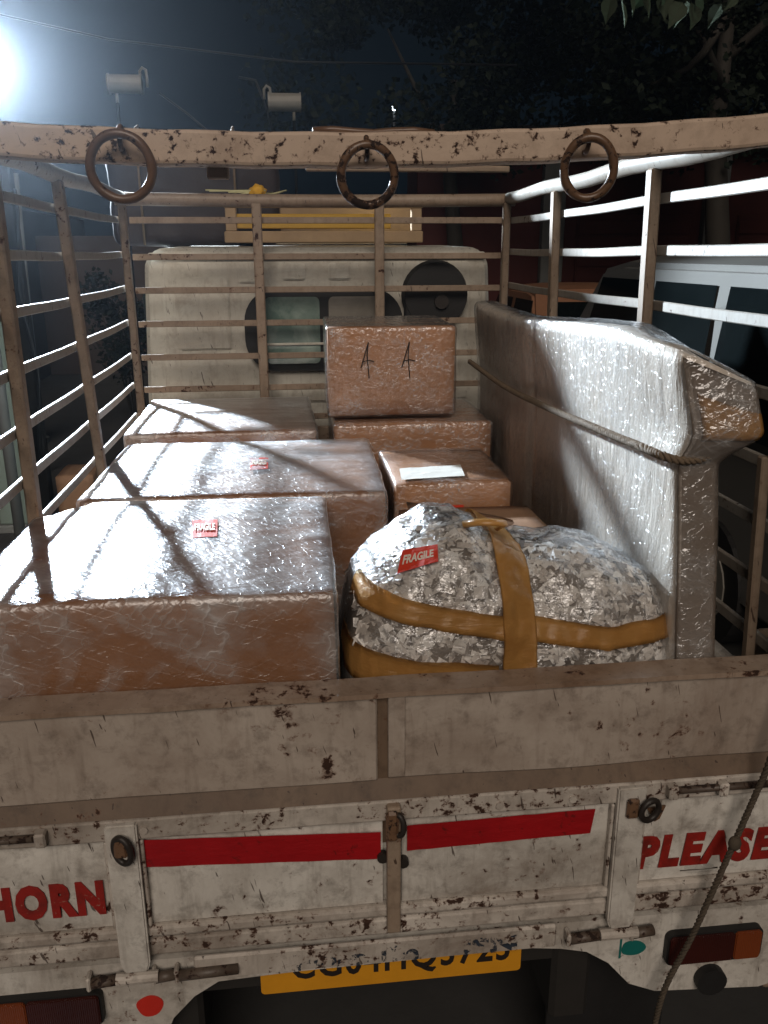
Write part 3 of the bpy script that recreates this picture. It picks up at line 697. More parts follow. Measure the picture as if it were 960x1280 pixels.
# ---- flat wrapped panel standing along the right side of the cage
pack = thing('tall_package', 'tall flat panel in pale foam and clear film standing along the right rails', 'package', (.54, .92, FL))
def pack_f(out, amp, sd):
    def f(p, nn):
        q = p.copy(); y = q.y; top = max(0, min(1, (q.z-.30)/.23))
        q = q + nn*out
        if amp: q = wrinkle(q, nn, amp, sd)
        q.y -= .16*max(0, .53-q.z)*max(0, min(1, (.6-y)/.4)); q.x += .065*max(0, .53-q.z) ; q.x += .010*noise.noise(Vector((0, y*3, q.z*3))) + .012*math.sin((q.z-.1)*4)
        q.z += (.018*math.sin(y*3.4+.6) - .016*(y-.9)**2*.6)*max(0, (q.z+.1)/.6) if q.z > -.1 else 0
        # the folded end flap swells out to the right and rear at the top
        e = max(0, min(1, (.42-y)/.22)); e = e*e*(3-2*e); t2 = max(0, min(1, (q.z-.33)/.07)); t2 = t2*t2*(3-2*t2)
        xr = max(0, min(1, (q.x-.50)/.075))
        q.x += .055*e*t2*xr; q.z -= .055*e*t2*xr*max(0, (q.z-.4)/.13); q.y -= .05*e*t2*(.4+.6*xr)
        # long crease where the board under the foam ends
        q.x += .006*math.exp(-((y-.98)/.03)**2)
        return q
    return f
bm = BM(); rbox(bm, (.5375, .915, .055), (.0375, .765, .475), .014, .03, pack_f(0, 0, 0)); mesh_obj('foam_board', bm, M['foam'], pack, True)
bm = BM(); rbox(bm, (.5375, .915, .055), (.0375, .765, .475), .018, .0105, pack_f(.007, .0022, 3.0)); mesh_obj('stretch_film', bm, M['filmpack'], pack, True)
# cardboard edge guard on the rear end, under the film
bm = BM(); g = []; pe = pack_f(.0022, 0, 3.0)
for i in range(9):
    g.append([bm.verts.new(pe(Vector((.501+.073*i/8, .15, -.41+.925*j/50)), Vector((0, -1, 0)))) for j in range(51)])
for i in range(8):
    for j in range(50): bm.faces.new((g[i][j], g[i+1][j], g[i+1][j+1], g[i][j+1]))
bmesh.ops.solidify(bm, geom=bm.faces[:], thickness=.001); mesh_obj('edge_guard', bm, M['guard'], pack, True)
# brown tape closing the folded end
bm = BM(); n = 10; g = []; pf = pack_f(.0045, 0, 3.0)
for i in range(n+1):
    row = []
    for j in range(n+1):
        u, v = i/n, j/n
        row.append(bm.verts.new(pf(Vector((.510+.064*u, .15, .375+.085*v-.02*u*v)), Vector((0, -1, 0)))))
    g.append(row)
for i in range(n):
    for j in range(n): bm.faces.new((g[i][j], g[i+1][j], g[i+1][j+1], g[i][j+1]))
bmesh.ops.solidify(bm, geom=bm.faces[:], thickness=.0008); mesh_obj('end_tape', bm, M['tape'], pack, True)
bm = BM()
def twisted(bm, path, r, strands=3, pitch=.03, n=5, k=None):
    pts = [Vector(p) for p in path]; L = [0]
    for a, b in zip(pts, pts[1:]): L.append(L[-1]+(b-a).length)
    tot = L[-1]; N = max(8, int(tot/(pitch/7)))
    def at(s):
        for i in range(len(pts)-1):
            if s <= L[i+1] or i == len(pts)-2:
                f = (s-L[i])/max(1e-9, L[i+1]-L[i]); p0 = pts[max(0, i-1)]; p1 = pts[i]; p2 = pts[i+1]; p3 = pts[min(len(pts)-1, i+2)]
                return .5*((2*p1)+(-p0+p2)*f+(2*p0-5*p1+4*p2-p3)*f*f+(-p0+3*p1-3*p2+p3)*f**3)
    cs = [at(tot*i/N) for i in range(N+1)]
    for s_ in range(strands):
        q = []
        for i, c in enumerate(cs):
            t = (cs[min(N, i+1)]-cs[max(0, i-1)]).normalized(); a = t.orthogonal().normalized(); a = (Vector((0, 0, 1))-t*t.z); a = a.normalized() if a.length > .01 else t.orthogonal().normalized()
            b = t.cross(a); ph = 2*math.pi*(tot*i/N/pitch + s_/strands)
            q.append(c + (a*math.cos(ph)+b*math.sin(ph))*r*.55)
        tube(bm, q, r*.55, n)
    return bm
rp = [(.488, 1.66, .325), (.489, 1.2, .312), (.487, .82, .322), (.490, .45, .338), (.489, .19, .352), (.496, .128, .352), (.53, .112, .345), (.585, .118, .350), (.640, .16, .372), (.70, .22, .40), (.73, .26, .42)]
twisted(bm, rp, .0080, 3, .030); tag(mesh_obj('tie_rope', bm, M['rope'], None, True), 'dirty twisted rope lashed round the tall pale wrapped panel', 'rope')

# ---- bag of shredded paper
bag = thing('shred_bag', 'bulging clear plastic bag of crumpled paper shreds bound with brown tape', 'bag', (.27, .25, FL))
PROF = [(-.070, -.16), (-.056, -.03), (-.045, .045), (-.028, .105), (.014, .150), (.067, .185), (.126, .212), (.165, .212), (.194, .200), (.250, .176), (.285, .1555), (.330, .1555), (.399, .152), (.450, .140), (.495, .122), (.530, .095), (.555, .05), (.575, -.02), (.590, -.16)]
def ptop(x):
    for (a, za), (b, zb) in zip(PROF, PROF[1:]):
        if x <= b:
            f = (x-a)/(b-a); f = f*f*(3-2*f) if False else f; return za+(zb-za)*f
    return PROF[-1][1]
X0, X1 = -.068, .588
def bagp(u, th, out=0.0, lump=1.0):
    x = X0+(X1-X0)*u; e = max(0.0, 1-abs(2*u-1)**5)**.5
    zt = ptop(x); zb = -.40; ry = .20*(.30+.70*e); waist = 1-.05*math.exp(-((x-.262)/.035)**2); waist_z = .010*math.exp(-((x-.262)/.03)**2)
    cyy = .255; cs, sn = math.cos(th), math.sin(th)
    y = cyy - ry*waist*(abs(cs)**.62)*(1 if cs > 0 else -1); z = zb + (zt-waist_z-zb)*(max(0, sn)**.42)
    p = Vector((x, y, z)); c = Vector((x, cyy, -.10)); d = (p-c).normalized()
    k = .012*noise.noise(p*9) + .007*noise.noise(p*23) + .003*noise.noise(p*50)
    p += d*(k*lump+out)
    p.y = max(p.y, .052-out*.2)
    return p
def bag_sheet(u0, u1, t0, t1, nu, nt, out, lump=1.0, crease=0.0):
    bm = BM(); g = []
    for i in range(nu+1):
        row = []
        for j in range(nt+1):
            u = u0+(u1-u0)*i/nu; t_ = t0+(t1-t0)*j/nt; p = bagp(u, t_, out, lump)
            if crease: p += Vector((0, -1, .5))*crease*noise.noise(Vector((p.x*60, p.y*40, p.z*60)))
            row.append(bm.verts.new(p))
        g.append(row)
    for i in range(nu):
        for j in range(nt): bm.faces.new((g[i][j], g[i+1][j], g[i+1][j+1], g[i][j+1]))
    return bm
mesh_obj('filling', bag_sheet(0, 1, .0, math.pi, 90, 60, 0.0), M['bagbase'], bag, True)
bm = BM()
for i in range(5600):
    u = random.uniform(.06, .94); t_ = random.uniform(.05, 2.4)
    p = bagp(u, t_, random.uniform(-.010, .001)); nrm = (bagp(u+.012, t_)-bagp(u-.012, t_)).cross(bagp(u, t_+.03)-bagp(u, t_-.03)).normalized(); nrm = nrm if nrm.dot(p-Vector((.27, .255, -.1))) > 0 else -nrm
    a = nrm.orthogonal().normalized(); a = (Matrix.Rotation(random.uniform(0, 6.28), 3, nrm) @ a); b = nrm.cross(a)
    a = (a + nrm*random.uniform(-.40, .40)).normalized(); L_ = random.uniform(.009, .022); w_ = random.uniform(.004, .012); fold = random.uniform(-1, 1)
    v = [bm.verts.new(p+q) for q in (-a*L_-b*w_, -a*L_+b*w_, b*w_*1.2+nrm*fold*w_, -b*w_+nrm*fold*w_, a*L_*.8+b*w_-nrm*fold*w_*.6, a*L_-b*w_*.7)]
    bm.faces.new((v[0], v[3], v[2], v[1])); bm.faces.new((v[3], v[5], v[4], v[2]))
tag(mesh_obj('paper_shreds', bm, M['shred'], bag), kind='stuff')
M['bagfilm'] = mat_film('bag_plastic', .14, 2.2, 14.0, .20, .5, .05, .4, .08)
mesh_obj('plastic_bag', bag_sheet(0, 1, .02, math.pi-.02, 130, 100, .013, 1.0, .003), M['bagfilm'], bag, True)
def tape_sheet(*a, **k):
    bm = bag_sheet(*a, **k); bmesh.ops.solidify(bm, geom=bm.faces[:], thickness=.0006); return mesh_obj('tape_band', bm, M['tape'], bag, True)
# belts: angle range on the bag's front for a world height band
def belt(z0a, z1a, u0, u1, out, n=140):
    bm = BM(); rows = []
    def find(u, z):
        lo, hi = .0, 1.5
        for _ in range(22):
            mid = (lo+hi)/2
            if bagp(u, mid, out).z < z: lo = mid
            else: hi = mid
        return hi
    for i in range(n+1):
        u = u0+(u1-u0)*i/n; za, zb = z0a(u), z1a(u); row = []
        for j in range(5):
            p = bagp(u, find(u, za+(zb-za)*j/4), out); p.y -= .001 + .0012*noise.noise(Vector((u*70, j*1.5, 0))); row.append(bm.verts.new(p))
        rows.append(row)
    for a, b in zip(rows, rows[1:]):
        for j in range(4): bm.faces.new((a[j], b[j], b[j+1], a[j+1]))
    bmesh.ops.solidify(bm, geom=bm.faces[:], thickness=.0006)
    return mesh_obj('tape_band', bm, M['tape'], bag, True)
belt(lambda u: .102-.115*u+.11*max(0, u-.72)*1.2, lambda u: .142-.115*u+.11*max(0, u-.72)*1.2, .025, .965, .017)
belt(lambda u: -.03-.06*u, lambda u: .036-.07*u, .02, .42, .017)
tape_sheet(.43, .525, .05, 2.3, 16, 110, .0195, 1.0, .0015)
# tied neck, label and loose tape on top of the bag
bm = BM(); pts = [(.09, .24, .20), (.11, .22, .232), (.14, .21, .243), (.17, .215, .236), (.20, .22, .218)]
bm = BM()
rbox(bm, (.145, .225, .206), (.050, .035, .016), .018, .006, lambda p, nn: p + nn*(.012*noise.noise(p*45)+.008*noise.noise(p*110)) + Vector((0, 0, -.6*abs(p.x-.14)*.35)))
mesh_obj('gathered_neck', bm, mat_film('bag_neck_plastic', .8, 3.0, 3.0, .25, .6, .12, .6, .1), bag, True)
bm = BM(); tube(bm, [(.165, .18, .222), (.185, .17, .232), (.21, .165, .234), (.235, .17, .228), (.243, .19, .214), (.235, .20, .20)], .006, 6)
for v in bm.verts: v.co.y += 2.0*(v.co.y-.18)*.5
mesh_obj('loose_tape', bm, M['tape'], bag, True)
def bag_at(x, th, out): return bagp((x-X0)/(X1-X0), th, out)
label(bag, [bag_at(.040, 1.10, .018), bag_at(.108, 1.00, .018), bag_at(.112, 1.18, .018), bag_at(.054, 1.30, .018)], 'FRAGILE', M['labelred'], M['labelwhite'])
# ---- half hidden carton behind the bag
t = thing('low_carton', 'half hidden grey brown carton with a sagging flap just behind the bag of shreds', 'box', (.28, .60, FL))
bm = BM(); rbox(bm, (.285, .605, -.17), (.165, .145, .25), .006, .04, lambda p, nn: p + nn*.004*noise.noise(p*6)); mesh_obj('carton', bm, M['card3'], t, True)
bm = BM(); g = []
for i in range(13):
    row = []
    for j in range(7):
        u, v = i/12, j/6; row.append(bm.verts.new((.125+.33*u, .47+.16*v, .088 - .02*u + .05*v*(1-u) - .03*(u-.4)**2 + .006*noise.noise(Vector((u*4, v*4, 2))))))
    g.append(row)
for i in range(12):
    for j in range(6): bm.faces.new((g[i][j], g[i+1][j], g[i+1][j+1], g[i][j+1]))
bmesh.ops.solidify(bm, geom=bm.faces[:], thickness=.004); mesh_obj('flap', bm, M['card3'], t, True)

# ---- rope hanging over the tailgate
bm = BM(); twisted(bm, [(.735, -.03, .32), (.695, -.05, .05), (.664, -.052, -.14), (.643, -.052, -.225), (.612, -.052, -.338), (.564, -.052, -.508), (.518, -.052, -.652), (.50, -.06, -.86), (.47, -.10, -1.10), (.42, -.16, GZ+.012), (.30, -.2, GZ+.012)], .0056, 3, .026)
bmesh.ops.create_icosphere(bm, subdivisions=2, radius=.012, matrix=Matrix.Translation((.620, -.052, -.315)) @ Matrix.Diagonal((1, .8, 1.3, 1)))
tag(mesh_obj('hanging_rope', bm, M['rope2'], None, True), 'frayed brown rope hanging down over the tailgate at the right', 'rope')

# ---- dark bundle added on the cab roof to cast the tall package's shadow
t = thing('shadow_blocker', 'dark tarpaulin bundle standing across the cab roof behind the carrier', 'bundle', (-.52, 2.76, .72))
bm = BM(); rbox(bm, (-.515, 2.76, .955), (.365, .055, .235), .04, .025, lambda p, nn: p + nn*(.012*noise.noise(p*7)+.006*noise.noise(p*19))); mesh_obj('blocker_body', bm, M['blocker'], t, True)
for x in (-.74, -.34):
    bm = BM(); tube(bm, [(x, 2.69, .722), (x, 2.688, .95), (x, 2.69, 1.19), (x, 2.76, 1.205), (x, 2.83, 1.19), (x, 2.832, .95), (x, 2.83, .722)], .006, 6); mesh_obj('blocker_lashing', bm, M['rope'], t, True)
# ---- yellow cloth with twigs on the roof carrier
t = thing('cloth_bundle', 'small yellow cloth bundle with pale twigs on the roof carrier', 'bundle', (-.24, 2.54, .905))
bm = BM(); bmesh.ops.create_icosphere(bm, subdivisions=3, radius=1)
for v in bm.verts:
    p = v.co.copy(); k = 1+.35*noise.noise(p*2.2); v.co = Vector((-.24+.035*p.x*k, 2.54+.03*p.y*k, .932+.027*p.z*k))
mesh_obj('cloth', bm, M['cloth'], t, True)
for k in range(7):
    a = random.uniform(-.22, .05); bm = BM(); tube(bm, [(-.24+a, 2.53, .912+.004*k), (-.24+a*.5+random.uniform(-.05, .12), 2.53, .925+random.uniform(0, .014)), (-.2+random.uniform(-.05, .2), 2.54, .914)], .0035, 5)
    mesh_obj('twig', bm, M['twig'], t, True)

# ================================================================== surroundings
# ---- floodlight on a pole: the lamp whose glare enters the picture at the upper left
t = thing('floodlight_pole', 'lit floodlight on a steel pole, its cold glare at the upper left edge', 'floodlight', (LAMP.x-.10, LAMP.y+.1, GZ))
aim = (Vector((.25, .6, .15))-LAMP).normalized(); q = aim.to_track_quat('-Z', 'Y').to_matrix().to_4x4()
bm = BM(); tube(bm, [(LAMP.x-.14, LAMP.y+.14, GZ), (LAMP.x-.14, LAMP.y+.14, LAMP.z+.12)], .035, 12); mesh_obj('pole', bm, M['wallgrey'], t, True)
bm = BM(); box(bm, -.14, .14, -.10, .10, .012, .07, .012, 2); bmesh.ops.transform(bm, matrix=Matrix.Translation(LAMP) @ q, verts=bm.verts); hd = mesh_obj('lamp_head', bm, M['iron'], t)
bm = BM(); box(bm, -.12, .12, -.08, .08, .004, .0115, 0); bmesh.ops.transform(bm, matrix=Matrix.Translation(LAMP) @ q, verts=bm.verts); mesh_obj('lamp_glass', bm, mat_emit('lamp_glow', (.75, .88, 1, 1), 60), hd)
bm = BM(); tube(bm, [(LAMP.x-.14, LAMP.y+.14, LAMP.z+.05), LAMP - aim*.075], .012, 8); mesh_obj('lamp_arm', bm, M['iron'], t, True)
ld = bpy.data.lights.new('floodlight_beam', 'SPOT'); lo = bpy.data.objects.new('floodlight_beam', ld); C.objects.link(lo)
ld.energy = LAMP_POWER; ld.color = (.75, .88, 1.0); ld.spot_size = R(104); ld.spot_blend = .4; ld.shadow_soft_size = .06
lo.parent = t; lo.location = LAMP + aim*.05 - wl(t); lo.rotation_euler = aim.to_track_quat('-Z', 'Y').to_euler()

# ---- left: shop wall with columns, cables, a carton on the ground
tag(mesh_obj('shop_wall', box(BM(), -4.2, -3.9, 2.0, 16, GZ, 1.3, .01), M['walldark']), 'dark wall of the roadside shop beyond the left rails', 'wall')
for x, y, w, top, lb in ((-2.05, 4.6, .20, 1.15, 'grey green square column nearest the truck beyond the left rails'), (-2.75, 7.4, .22, 1.6, 'grey column farther back beyond the left rails, cables looped on it')):
    bm = BM(); box(bm, x-w/2, x+w/2, y-w/2, y+w/2, GZ+.06, top, .012, 2); t = thing('column', lb, 'column', (x, y, GZ)); mesh_obj('shaft', bm, M['wallgreen'], t)
    bm = BM(); box(bm, x-w/2-.03, x+w/2+.03, y-w/2-.03, y+w/2+.03, GZ, GZ+.06, .01); mesh_obj('plinth', bm, M['wallgrey'], t)
bm = BM(); box(bm, -2.02, -1.94, 5.0, 5.1, GZ, 1.5, .01); tag(mesh_obj('dark_post', bm, M['black']), 'thin black post beside the grey green column', 'post')
for k, (x, y) in enumerate(((-2.65, 7.27), (-1.93, 4.98))):
    bm = BM(); tube(bm, [(x+.03*math.sin(i*.9+k), y-.03, 1.1-i*.16) for i in range(13)], .012, 6); tag(mesh_obj('hanging_cable', bm, M['cable'], None, True), ('black cable looping down the far grey column', 'black cable hanging beside the thin black post')[k], 'cable')
bm = BM(); rbox(bm, (-1.72, 5.05, GZ+.15), (.13, .2, .15), .01, .05, lambda p, nn: p+nn*.01*noise.noise(p*5)); tag(mesh_obj('ground_carton', bm, M['card3'], None, True), 'plain cardboard box on the ground beyond the left rails', 'box')
t = thing('shrub', 'dark leafy shrub at the roadside beyond the left rails', 'shrub', (-1.75, 7.6, GZ))
bm = BM(); leaf_pts = []
for k in range(9):
    a = random.uniform(0, 6.28); tip = Vector((-1.75+.30*math.cos(a), 7.6+.25*math.sin(a), random.uniform(.05, .45))); tube(bm, [(-1.75, 7.6, GZ), (-1.75+.1*math.cos(a), 7.6+.1*math.sin(a), -.5), tip], [.014, .010, .004], 6); leaf_pts.append(tip)
mesh_obj('stems', bm, M['bark'], t, True)
bm = BM(); leaf_cloud(bm, [((p.x, p.y, p.z-random.uniform(0, .5)), .20, 1.2, 1) for p in leaf_pts for _ in range(2)], 2600, .03, .08); mesh_obj('foliage', bm, M['leaf'], t)
bm = BM(); tube(bm, [(-2.30, 6.2, GZ), (-2.28, 6.2, .2), (-2.25, 6.2, 1.3)], .03, 8); tag(mesh_obj('steel_pipe', bm, M['wallgrey'], None, True), 'thin grey steel pipe standing between the columns beyond the left rails', 'pipe')
# ---- far walls
tag(mesh_obj('low_wall', box(BM(), -9, 1.69, 12.6, 12.9, GZ, .95, .01), M['walldark']), 'low dark wall across the way behind the cab', 'wall')
t = thing('maroon_building', 'dark maroon shop front with grey columns across the road at the right', 'building', (8, 11.5, GZ))
mesh_obj('wall', box(BM(), 1.7, 16, 11, 12, GZ, 2.25, .01), M['maroon'], t)
for x in (3.62, 6.0, 8.4, 10.8, 13.2):
    bm = BM(); box(bm, x-.16, x+.16, 10.85, 10.99, GZ, 2.15, .01); mesh_obj('column', bm, M['wallgrey'], t)
bm = BM(); box(bm, 1.7, 16, 10.6, 10.995, 2.16, 2.30, .01); mesh_obj('parapet', bm, M['walldark'], t)
for k, x in enumerate((4.0, 6.4, 8.8)):
    bm = BM(); box(bm, x, x+1.7, 10.96, 10.99, GZ, 1.2, .01); sh = mesh_obj('shutter', bm, M['maroon'], t)
    for j in range(10):
        bm = BM(); box(bm, x+.02, x+1.68, 10.94, 10.958, GZ+.1+j*.22, GZ+.28+j*.22, .006); mesh_obj('shutter_slat', bm, M['maroon'], sh)

# ---- vehicles waiting at the right
def vehicle(name, label, cat, x0, x1, y0, y1, H, belt_h, paint, van):
    t = thing(name, label, cat, ((x0+x1)/2, (y0+y1)/2, GZ)); L = y1-y0; cx = (x0+x1)/2; hw = (x1-x0)/2
    if van: side = [(0, .30), (0, .95), (.02, 1.0), (.05, .97*H), (.09, H), (.62, H), (.70, .975*H), (.84, .62*H), (.97, .52*H), (1, .40*H), (1, .28), (.5, .25)]
    else: side = [(0, .35), (0, .85), (.05, .98), (.16, 1.02), (.27, H*.98), (.33, H), (.55, H), (.62, H*.97), (.75, 1.0), (.96, .80), (1, .6), (1, .3), (.5, .25)]
    bm = BM(); N = 7; rows = []
    for i in range(N+1):
        f = -1+2*i/N; row = []
        for (u, z) in side:
            inset = .0
            tuck = max(0, (z-belt_h)/(H-belt_h)) if z > belt_h else 0
            xx = cx + f*hw*(1-.13*tuck); zz = z - (.05*abs(f)**4*tuck)
            yy = y0 + L*(u + (.012*(f*f) if u < .5 else -.03*(f*f)))
            row.append(bm.verts.new((xx, yy, GZ+zz)))
        rows.append(row)
    n = len(side)
    for a, b in zip(rows, rows[1:]):
        for k in range(n): bm.faces.new((a[k], b[k], b[(k+1) % n], a[(k+1) % n]))
    bm.faces.new(rows[0][::-1]); bm.faces.new(rows[-1]); bmesh.ops.recalc_face_normals(bm, faces=bm.faces)
    bmesh.ops.bevel(bm, geom=[e for e in bm.edges if len(e.link_faces) == 2 and e.calc_face_angle() > .7], offset=.03, segments=2, affect='EDGES')
    body = mesh_obj('body', bm, paint, t)
    def xs_at(z): return hw*(1-.13*max(0, (z-belt_h)/(H-belt_h)))
    spans = ((.07, .26), (.28, .46), (.48, .66)) if van else ((.24, .42), (.44, .62))
    for s in (-1, 1):
        for a, b in spans:
            z0, z1 = belt_h+.03, H-.14; bm = BM()
            bb = b if not (b > .6) else b
            P = [(a, z0), (bb+(.06 if b > .6 else 0), z0), (bb, z1), (a+(.01 if a > .1 else .02), z1)]
            vv = [bm.verts.new((cx+s*(xs_at(z)+.004), y0+L*u, GZ+z)) for u, z in P]; bm.faces.new(vv); bmesh.ops.solidify(bm, geom=bm.faces[:], thickness=.01)
            mesh_obj('side_window', bm, M['glass'], body)
        for a in ((.20, .80)):
            wy = y0+L*a; bm = BM(); cyl(bm, (cx+s*(hw-.20), wy, GZ+.31), (cx+s*(hw+.012), wy, GZ+.31), .31, 26)
            wq = mesh_obj('wheel', bm, M['rubber'], t); bm = BM(); cyl(bm, (cx+s*(hw+.0125), wy, GZ+.31), (cx+s*(hw+.02), wy, GZ+.31), .19, 18); mesh_obj('rim', bm, M['drum'], wq)
    z0, z1 = belt_h+.05, H-.15; bm = BM()
    vv = [bm.verts.new((cx+f*hw*.8, y0 + (L*(.03+.03*((z-belt_h)/(H-belt_h))) - .02 if van else L*(.15+.12*(z-belt_h)/(H-belt_h))-.03), GZ+z)) for f, z in ((-1, z0), (1, z0), (.92, z1), (-.92, z1))]; bm.faces.new(vv); bmesh.ops.solidify(bm, geom=bm.faces[:], thickness=.01); mesh_obj('rear_screen', bm, M['glass'], body)
    for s in (-1, 1):
        bm = BM(); box(bm, cx+s*hw*.82-.09, cx+s*hw*.82+.09, y0-.015, y0+.05, GZ+.72, GZ+.90, .02); mesh_obj('tail_light', bm, M['lens_red'], body)
    return t
vehicle('van', 'silver grey van close to the truck beyond the right rails', 'van', 1.85, 3.45, 1.55, 5.7, 1.82, 1.02, M['van'], True)
vehicle('car', 'dull brown car farther ahead beyond the right front corner of the cage', 'car', 2.3, 3.95, 6.4, 10.4, 1.5, .98, M['carbrown'], False)

# ---- two drum shaped fittings on thin posts
for k, (x, y, z, s) in enumerate(((-1.30, 6.0, 1.92, 1), (-.10, 6.0, 1.81, -1))):
    t = thing('drum_fitting', ('pale grey drum shaped fitting on a thin post, left of the two above the bar', 'pale grey drum shaped fitting on a thin post, right of the two above the bar')[k], 'fitting', (x, y, GZ), 'drum fittings above the bar')
    bm = BM(); cyl(bm, (x-.115, y, z), (x+.115, y, z), .066, 24); mesh_obj('drum', bm, M['drum'], t)
    for e in (-1, 1):
        bm = BM(); cyl(bm, (x+e*.1155, y, z), (x+e*.128, y, z), .073, 24); mesh_obj('rim', bm, M['drum'], t)
    hx = x+s*.135
    bm = BM(); tube(bm, [(hx-.02, y, z+.02), (hx-.02, y, z+.09), (hx, y, z+.115), (hx+.025, y, z+.10), (hx+.03, y, z+.05), (hx+.03, y, z-.02)], .011, 8); mesh_obj('hook', bm, M['drum'], t, True)
    bm = BM(); tube(bm, [(x-s*.07, y, z-.06), (x-s*.07, y, z-.13)], .012, 8); mesh_obj('foot', bm, M['drum'], t, True)
    bm = BM(); tube(bm, [(x-s*.07, y, z-.131), (x-s*.07, y, GZ)], .012, 8); mesh_obj('post', bm, M['matte'], t, True)
for k, pts in enumerate((((-1.05, 6.0, 1.86), (-.85, 6.0, 1.72), (-.68, 6.0, 1.58), (-.5, 6, 1.55)), ((-.45, 6.1, 2.0), (-.32, 6.1, 1.98), (-.25, 6.1, 1.80), (-.20, 6.1, 1.60)), ((-3, 6.4, 2.6), (-1.5, 6.6, 2.35), (0, 6.8, 2.25), (2, 7, 2.3)))):
    bm = BM(); tube(bm, pts, .009, 6); tag(mesh_obj('overhead_wire', bm, M['cable'], None, True), ('thin wire trailing right from the left drum fitting', 'thin wire curving down beside the right drum fitting', 'long thin wire strung across the dark sky')[k], 'wire')
# ---- small far lights
for k, (x, y, z, r, st) in enumerate(((2.0, 16, 3.30, .05, 8), (10.2, 16.5, 3.25, .09, 10))):
    t = thing('far_lamp', ('tiny bluish lamp far off left of the dark trees', 'small white lamp glinting through the foliage at the right')[k], 'lamp', (x, y, GZ))
    bm = BM(); bmesh.ops.create_icosphere(bm, subdivisions=2, radius=r, matrix=Matrix.Translation((x, y, z))); mesh_obj('bulb', bm, mat_emit('far_glow', (.8, .92, 1, 1), st), t, True)
    bm = BM(); tube(bm, [(x, y+.05, GZ), (x, y+.05, z)], .05, 8); mesh_obj('pole', bm, M['cable'], t, True)

# ---- trees
def tree(label, base, top, limbs, blobs, n, lo, hi, r0):
    t = thing('tree', label, 'tree', base); bm = BM()
    b = Vector(base); tp = Vector(top)
    tube(bm, [b, b.lerp(tp, .35)+Vector((.05, 0, 0)), b.lerp(tp, .7)+Vector((-.06, .05, 0)), tp], [r0, r0*.8, r0*.62, r0*.35], 10)
    for L in limbs: tube(bm, [Vector(p) for p in L], [r0*.34*(1-.8*i/(len(L)-1)) for i in range(len(L))], 8)
    mesh_obj('trunk', bm, M['bark'], t, True)
    bm = BM(); leaf_cloud(bm, blobs, n, lo, hi); mesh_obj('crown', bm, M['leaf'], t)
def rblobs(c, ext, k, r):
    return [((c[0]+random.uniform(-1, 1)*ext[0], c[1]+random.uniform(-1, 1)*ext[1], c[2]+random.uniform(-1, 1)*ext[2]), random.uniform(.5, 1)*r, .75, 1) for _ in range(k)]
tree('large dark tree with a curved limb hanging over the right side', (4.6, 7.8, GZ), (4.4, 7.9, 3.2),
     [[(4.45, 7.85, 2.2), (4.0, 7.6, 2.7), (3.55, 7.3, 3.0), (3.2, 7.0, 3.6)], [(4.42, 7.9, 3.1), (4.15, 7.6, 2.75), (4.0, 7.5, 2.55), (3.8, 7.4, 2.38), (3.5, 7.4, 2.25), (3.25, 7.4, 2.22)], [(4.45, 7.9, 2.6), (5.2, 8.1, 3.2), (5.9, 8.2, 3.6)]],
     rblobs((4.3, 8.2, 3.6), (2.6, 1.4, 1.5), 40, .9), 30000, .05, .12, .17)
tree('dark bushy tree behind the cab, centre of the picture', (2.2, 10.5, GZ), (2.1, 10.5, 2.8), [[(2.15, 10.5, 1.8), (1.6, 10.3, 2.6), (1.2, 10.2, 3.3)], [(2.1, 10.5, 2.2), (2.8, 10.4, 3.0), (3.2, 10.3, 3.6)]],
     rblobs((2.6, 10.8, 3.7), (2.6, 1.0, 1.6), 34, .9), 20000, .06, .13, .15)
tree('dark tree at the far right behind the maroon shop front', (10.5, 14.0, GZ), (10.4, 14, 4), [[(10.4, 14, 2.5), (9.6, 13.8, 3.6)], [(10.4, 14, 2.8), (11.2, 13.8, 4)]],
     rblobs((10.0, 14, 4.0), (3.0, 1.2, 1.6), 24, 1.0), 8000, .12, .22, .2)
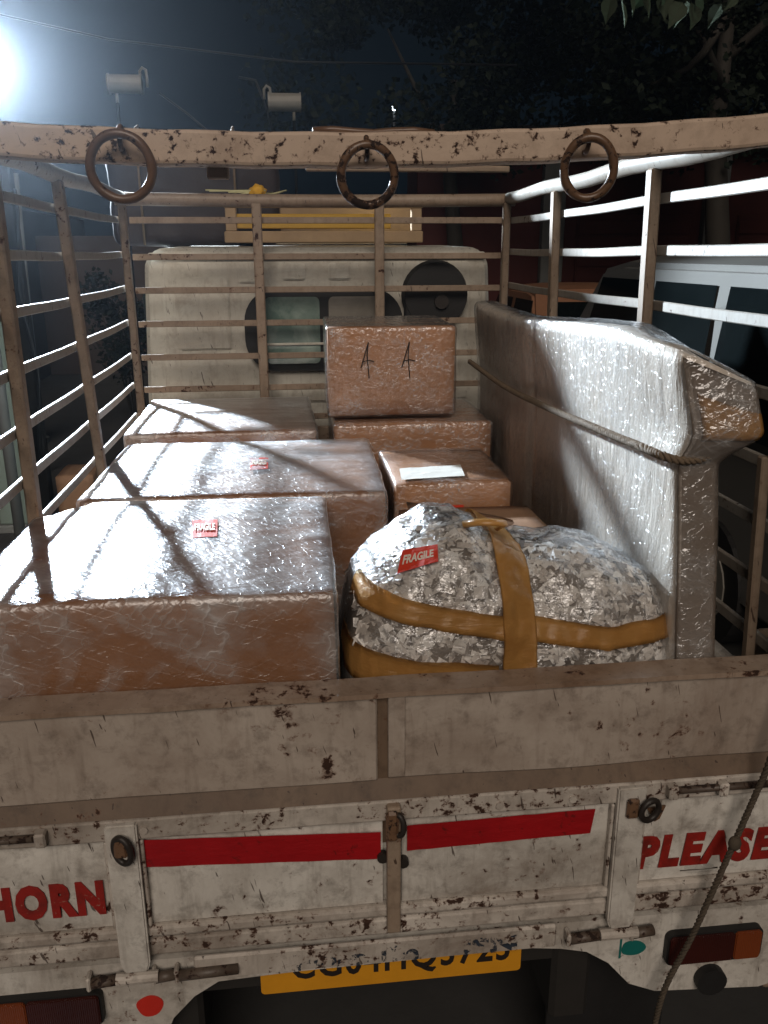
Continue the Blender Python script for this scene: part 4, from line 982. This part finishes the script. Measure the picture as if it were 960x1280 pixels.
# overhanging twig with broad leaves, each leaf a part
t = thing('leafy_branch', 'overhanging twig with a few broad pale leaves at the top right', 'branch', (1.4, 2.35, 1.66))
bm = BM()
tube(bm, [(2.3, 2.6, 1.98), (1.95, 2.45, 1.80), (1.65, 2.36, 1.70), (1.40, 2.32, 1.655), (1.10, 2.30, 1.64)], [.012, .010, .008, .006, .003], 7); mesh_obj('twig', bm, M['bark'], t, True)
prof = [(0, 0), (.18, .30), (.38, .40), (.6, .33), (.8, .16), (1, 0)]
bm = BM(); L0 = [bm.verts.new((0, u*.1, -.012*u*u)) for u, w in prof]; Lw = [bm.verts.new((w*.085, u*.1-.006, .01-.014*u*u)) for u, w in prof[1:-1]]; Lm = [bm.verts.new((-w*.085, u*.1-.006, .01-.014*u*u)) for u, w in prof[1:-1]]
for side, fl in ((Lw, 0), (Lm, 1)):
    fs = [(L0[0], side[0], L0[1])] + [(L0[i+1], side[i], side[i+1], L0[i+2]) for i in range(3)] + [(L0[4], side[3], L0[5])]
    for f in fs: bm.faces.new(f[::-1] if fl else f)
bmesh.ops.solidify(bm, geom=bm.faces[:], thickness=.0006)
lm = bpy.data.meshes.new('leaf'); bm.to_mesh(lm); bm.free(); lm.materials.append(M['bigleaf'])
for (x, y, z) in ((1.14, 2.30, 1.62), (1.17, 2.28, 1.60), (1.22, 2.32, 1.635), (1.26, 2.3, 1.63), (1.345, 2.3, 1.655), (1.37, 2.34, 1.65), (1.415, 2.28, 1.60), (1.44, 2.3, 1.615), (1.475, 2.3, 1.60), (1.50, 2.33, 1.64), (1.585, 2.3, 1.605), (1.56, 2.36, 1.68), (1.31, 2.36, 1.67), (1.66, 2.34, 1.66)):
    o = bpy.data.objects.new('leaf', lm); link(o, 'leaf', t, (x, y, z))
    o.rotation_euler = (R(random.uniform(-100, -65)), R(random.uniform(-35, 35)), R(random.uniform(120, 240))); s = random.uniform(.75, 1.1); o.scale = (s, s, s)

# ================================================================== night air that carries the lamp's glow
bm = BM(); box(bm, -12, 18, -4, 18, GZ-1, 8); hz = mesh_obj('haze', bm, []); tag(hz, kind='stuff')
hm = bpy.data.materials.new('haze_air'); hm.use_nodes = True; nt = hm.node_tree; nt.nodes.clear()
ho = nt.nodes.new('ShaderNodeOutputMaterial'); pv = nt.nodes.new('ShaderNodeVolumePrincipled')
pv.inputs['Color'].default_value = (.75, .86, 1, 1); pv.inputs['Density'].default_value = .0016; pv.inputs['Anisotropy'].default_value = .9
nt.links.new(pv.outputs[0], ho.inputs['Volume']); hz.data.materials.append(hm)
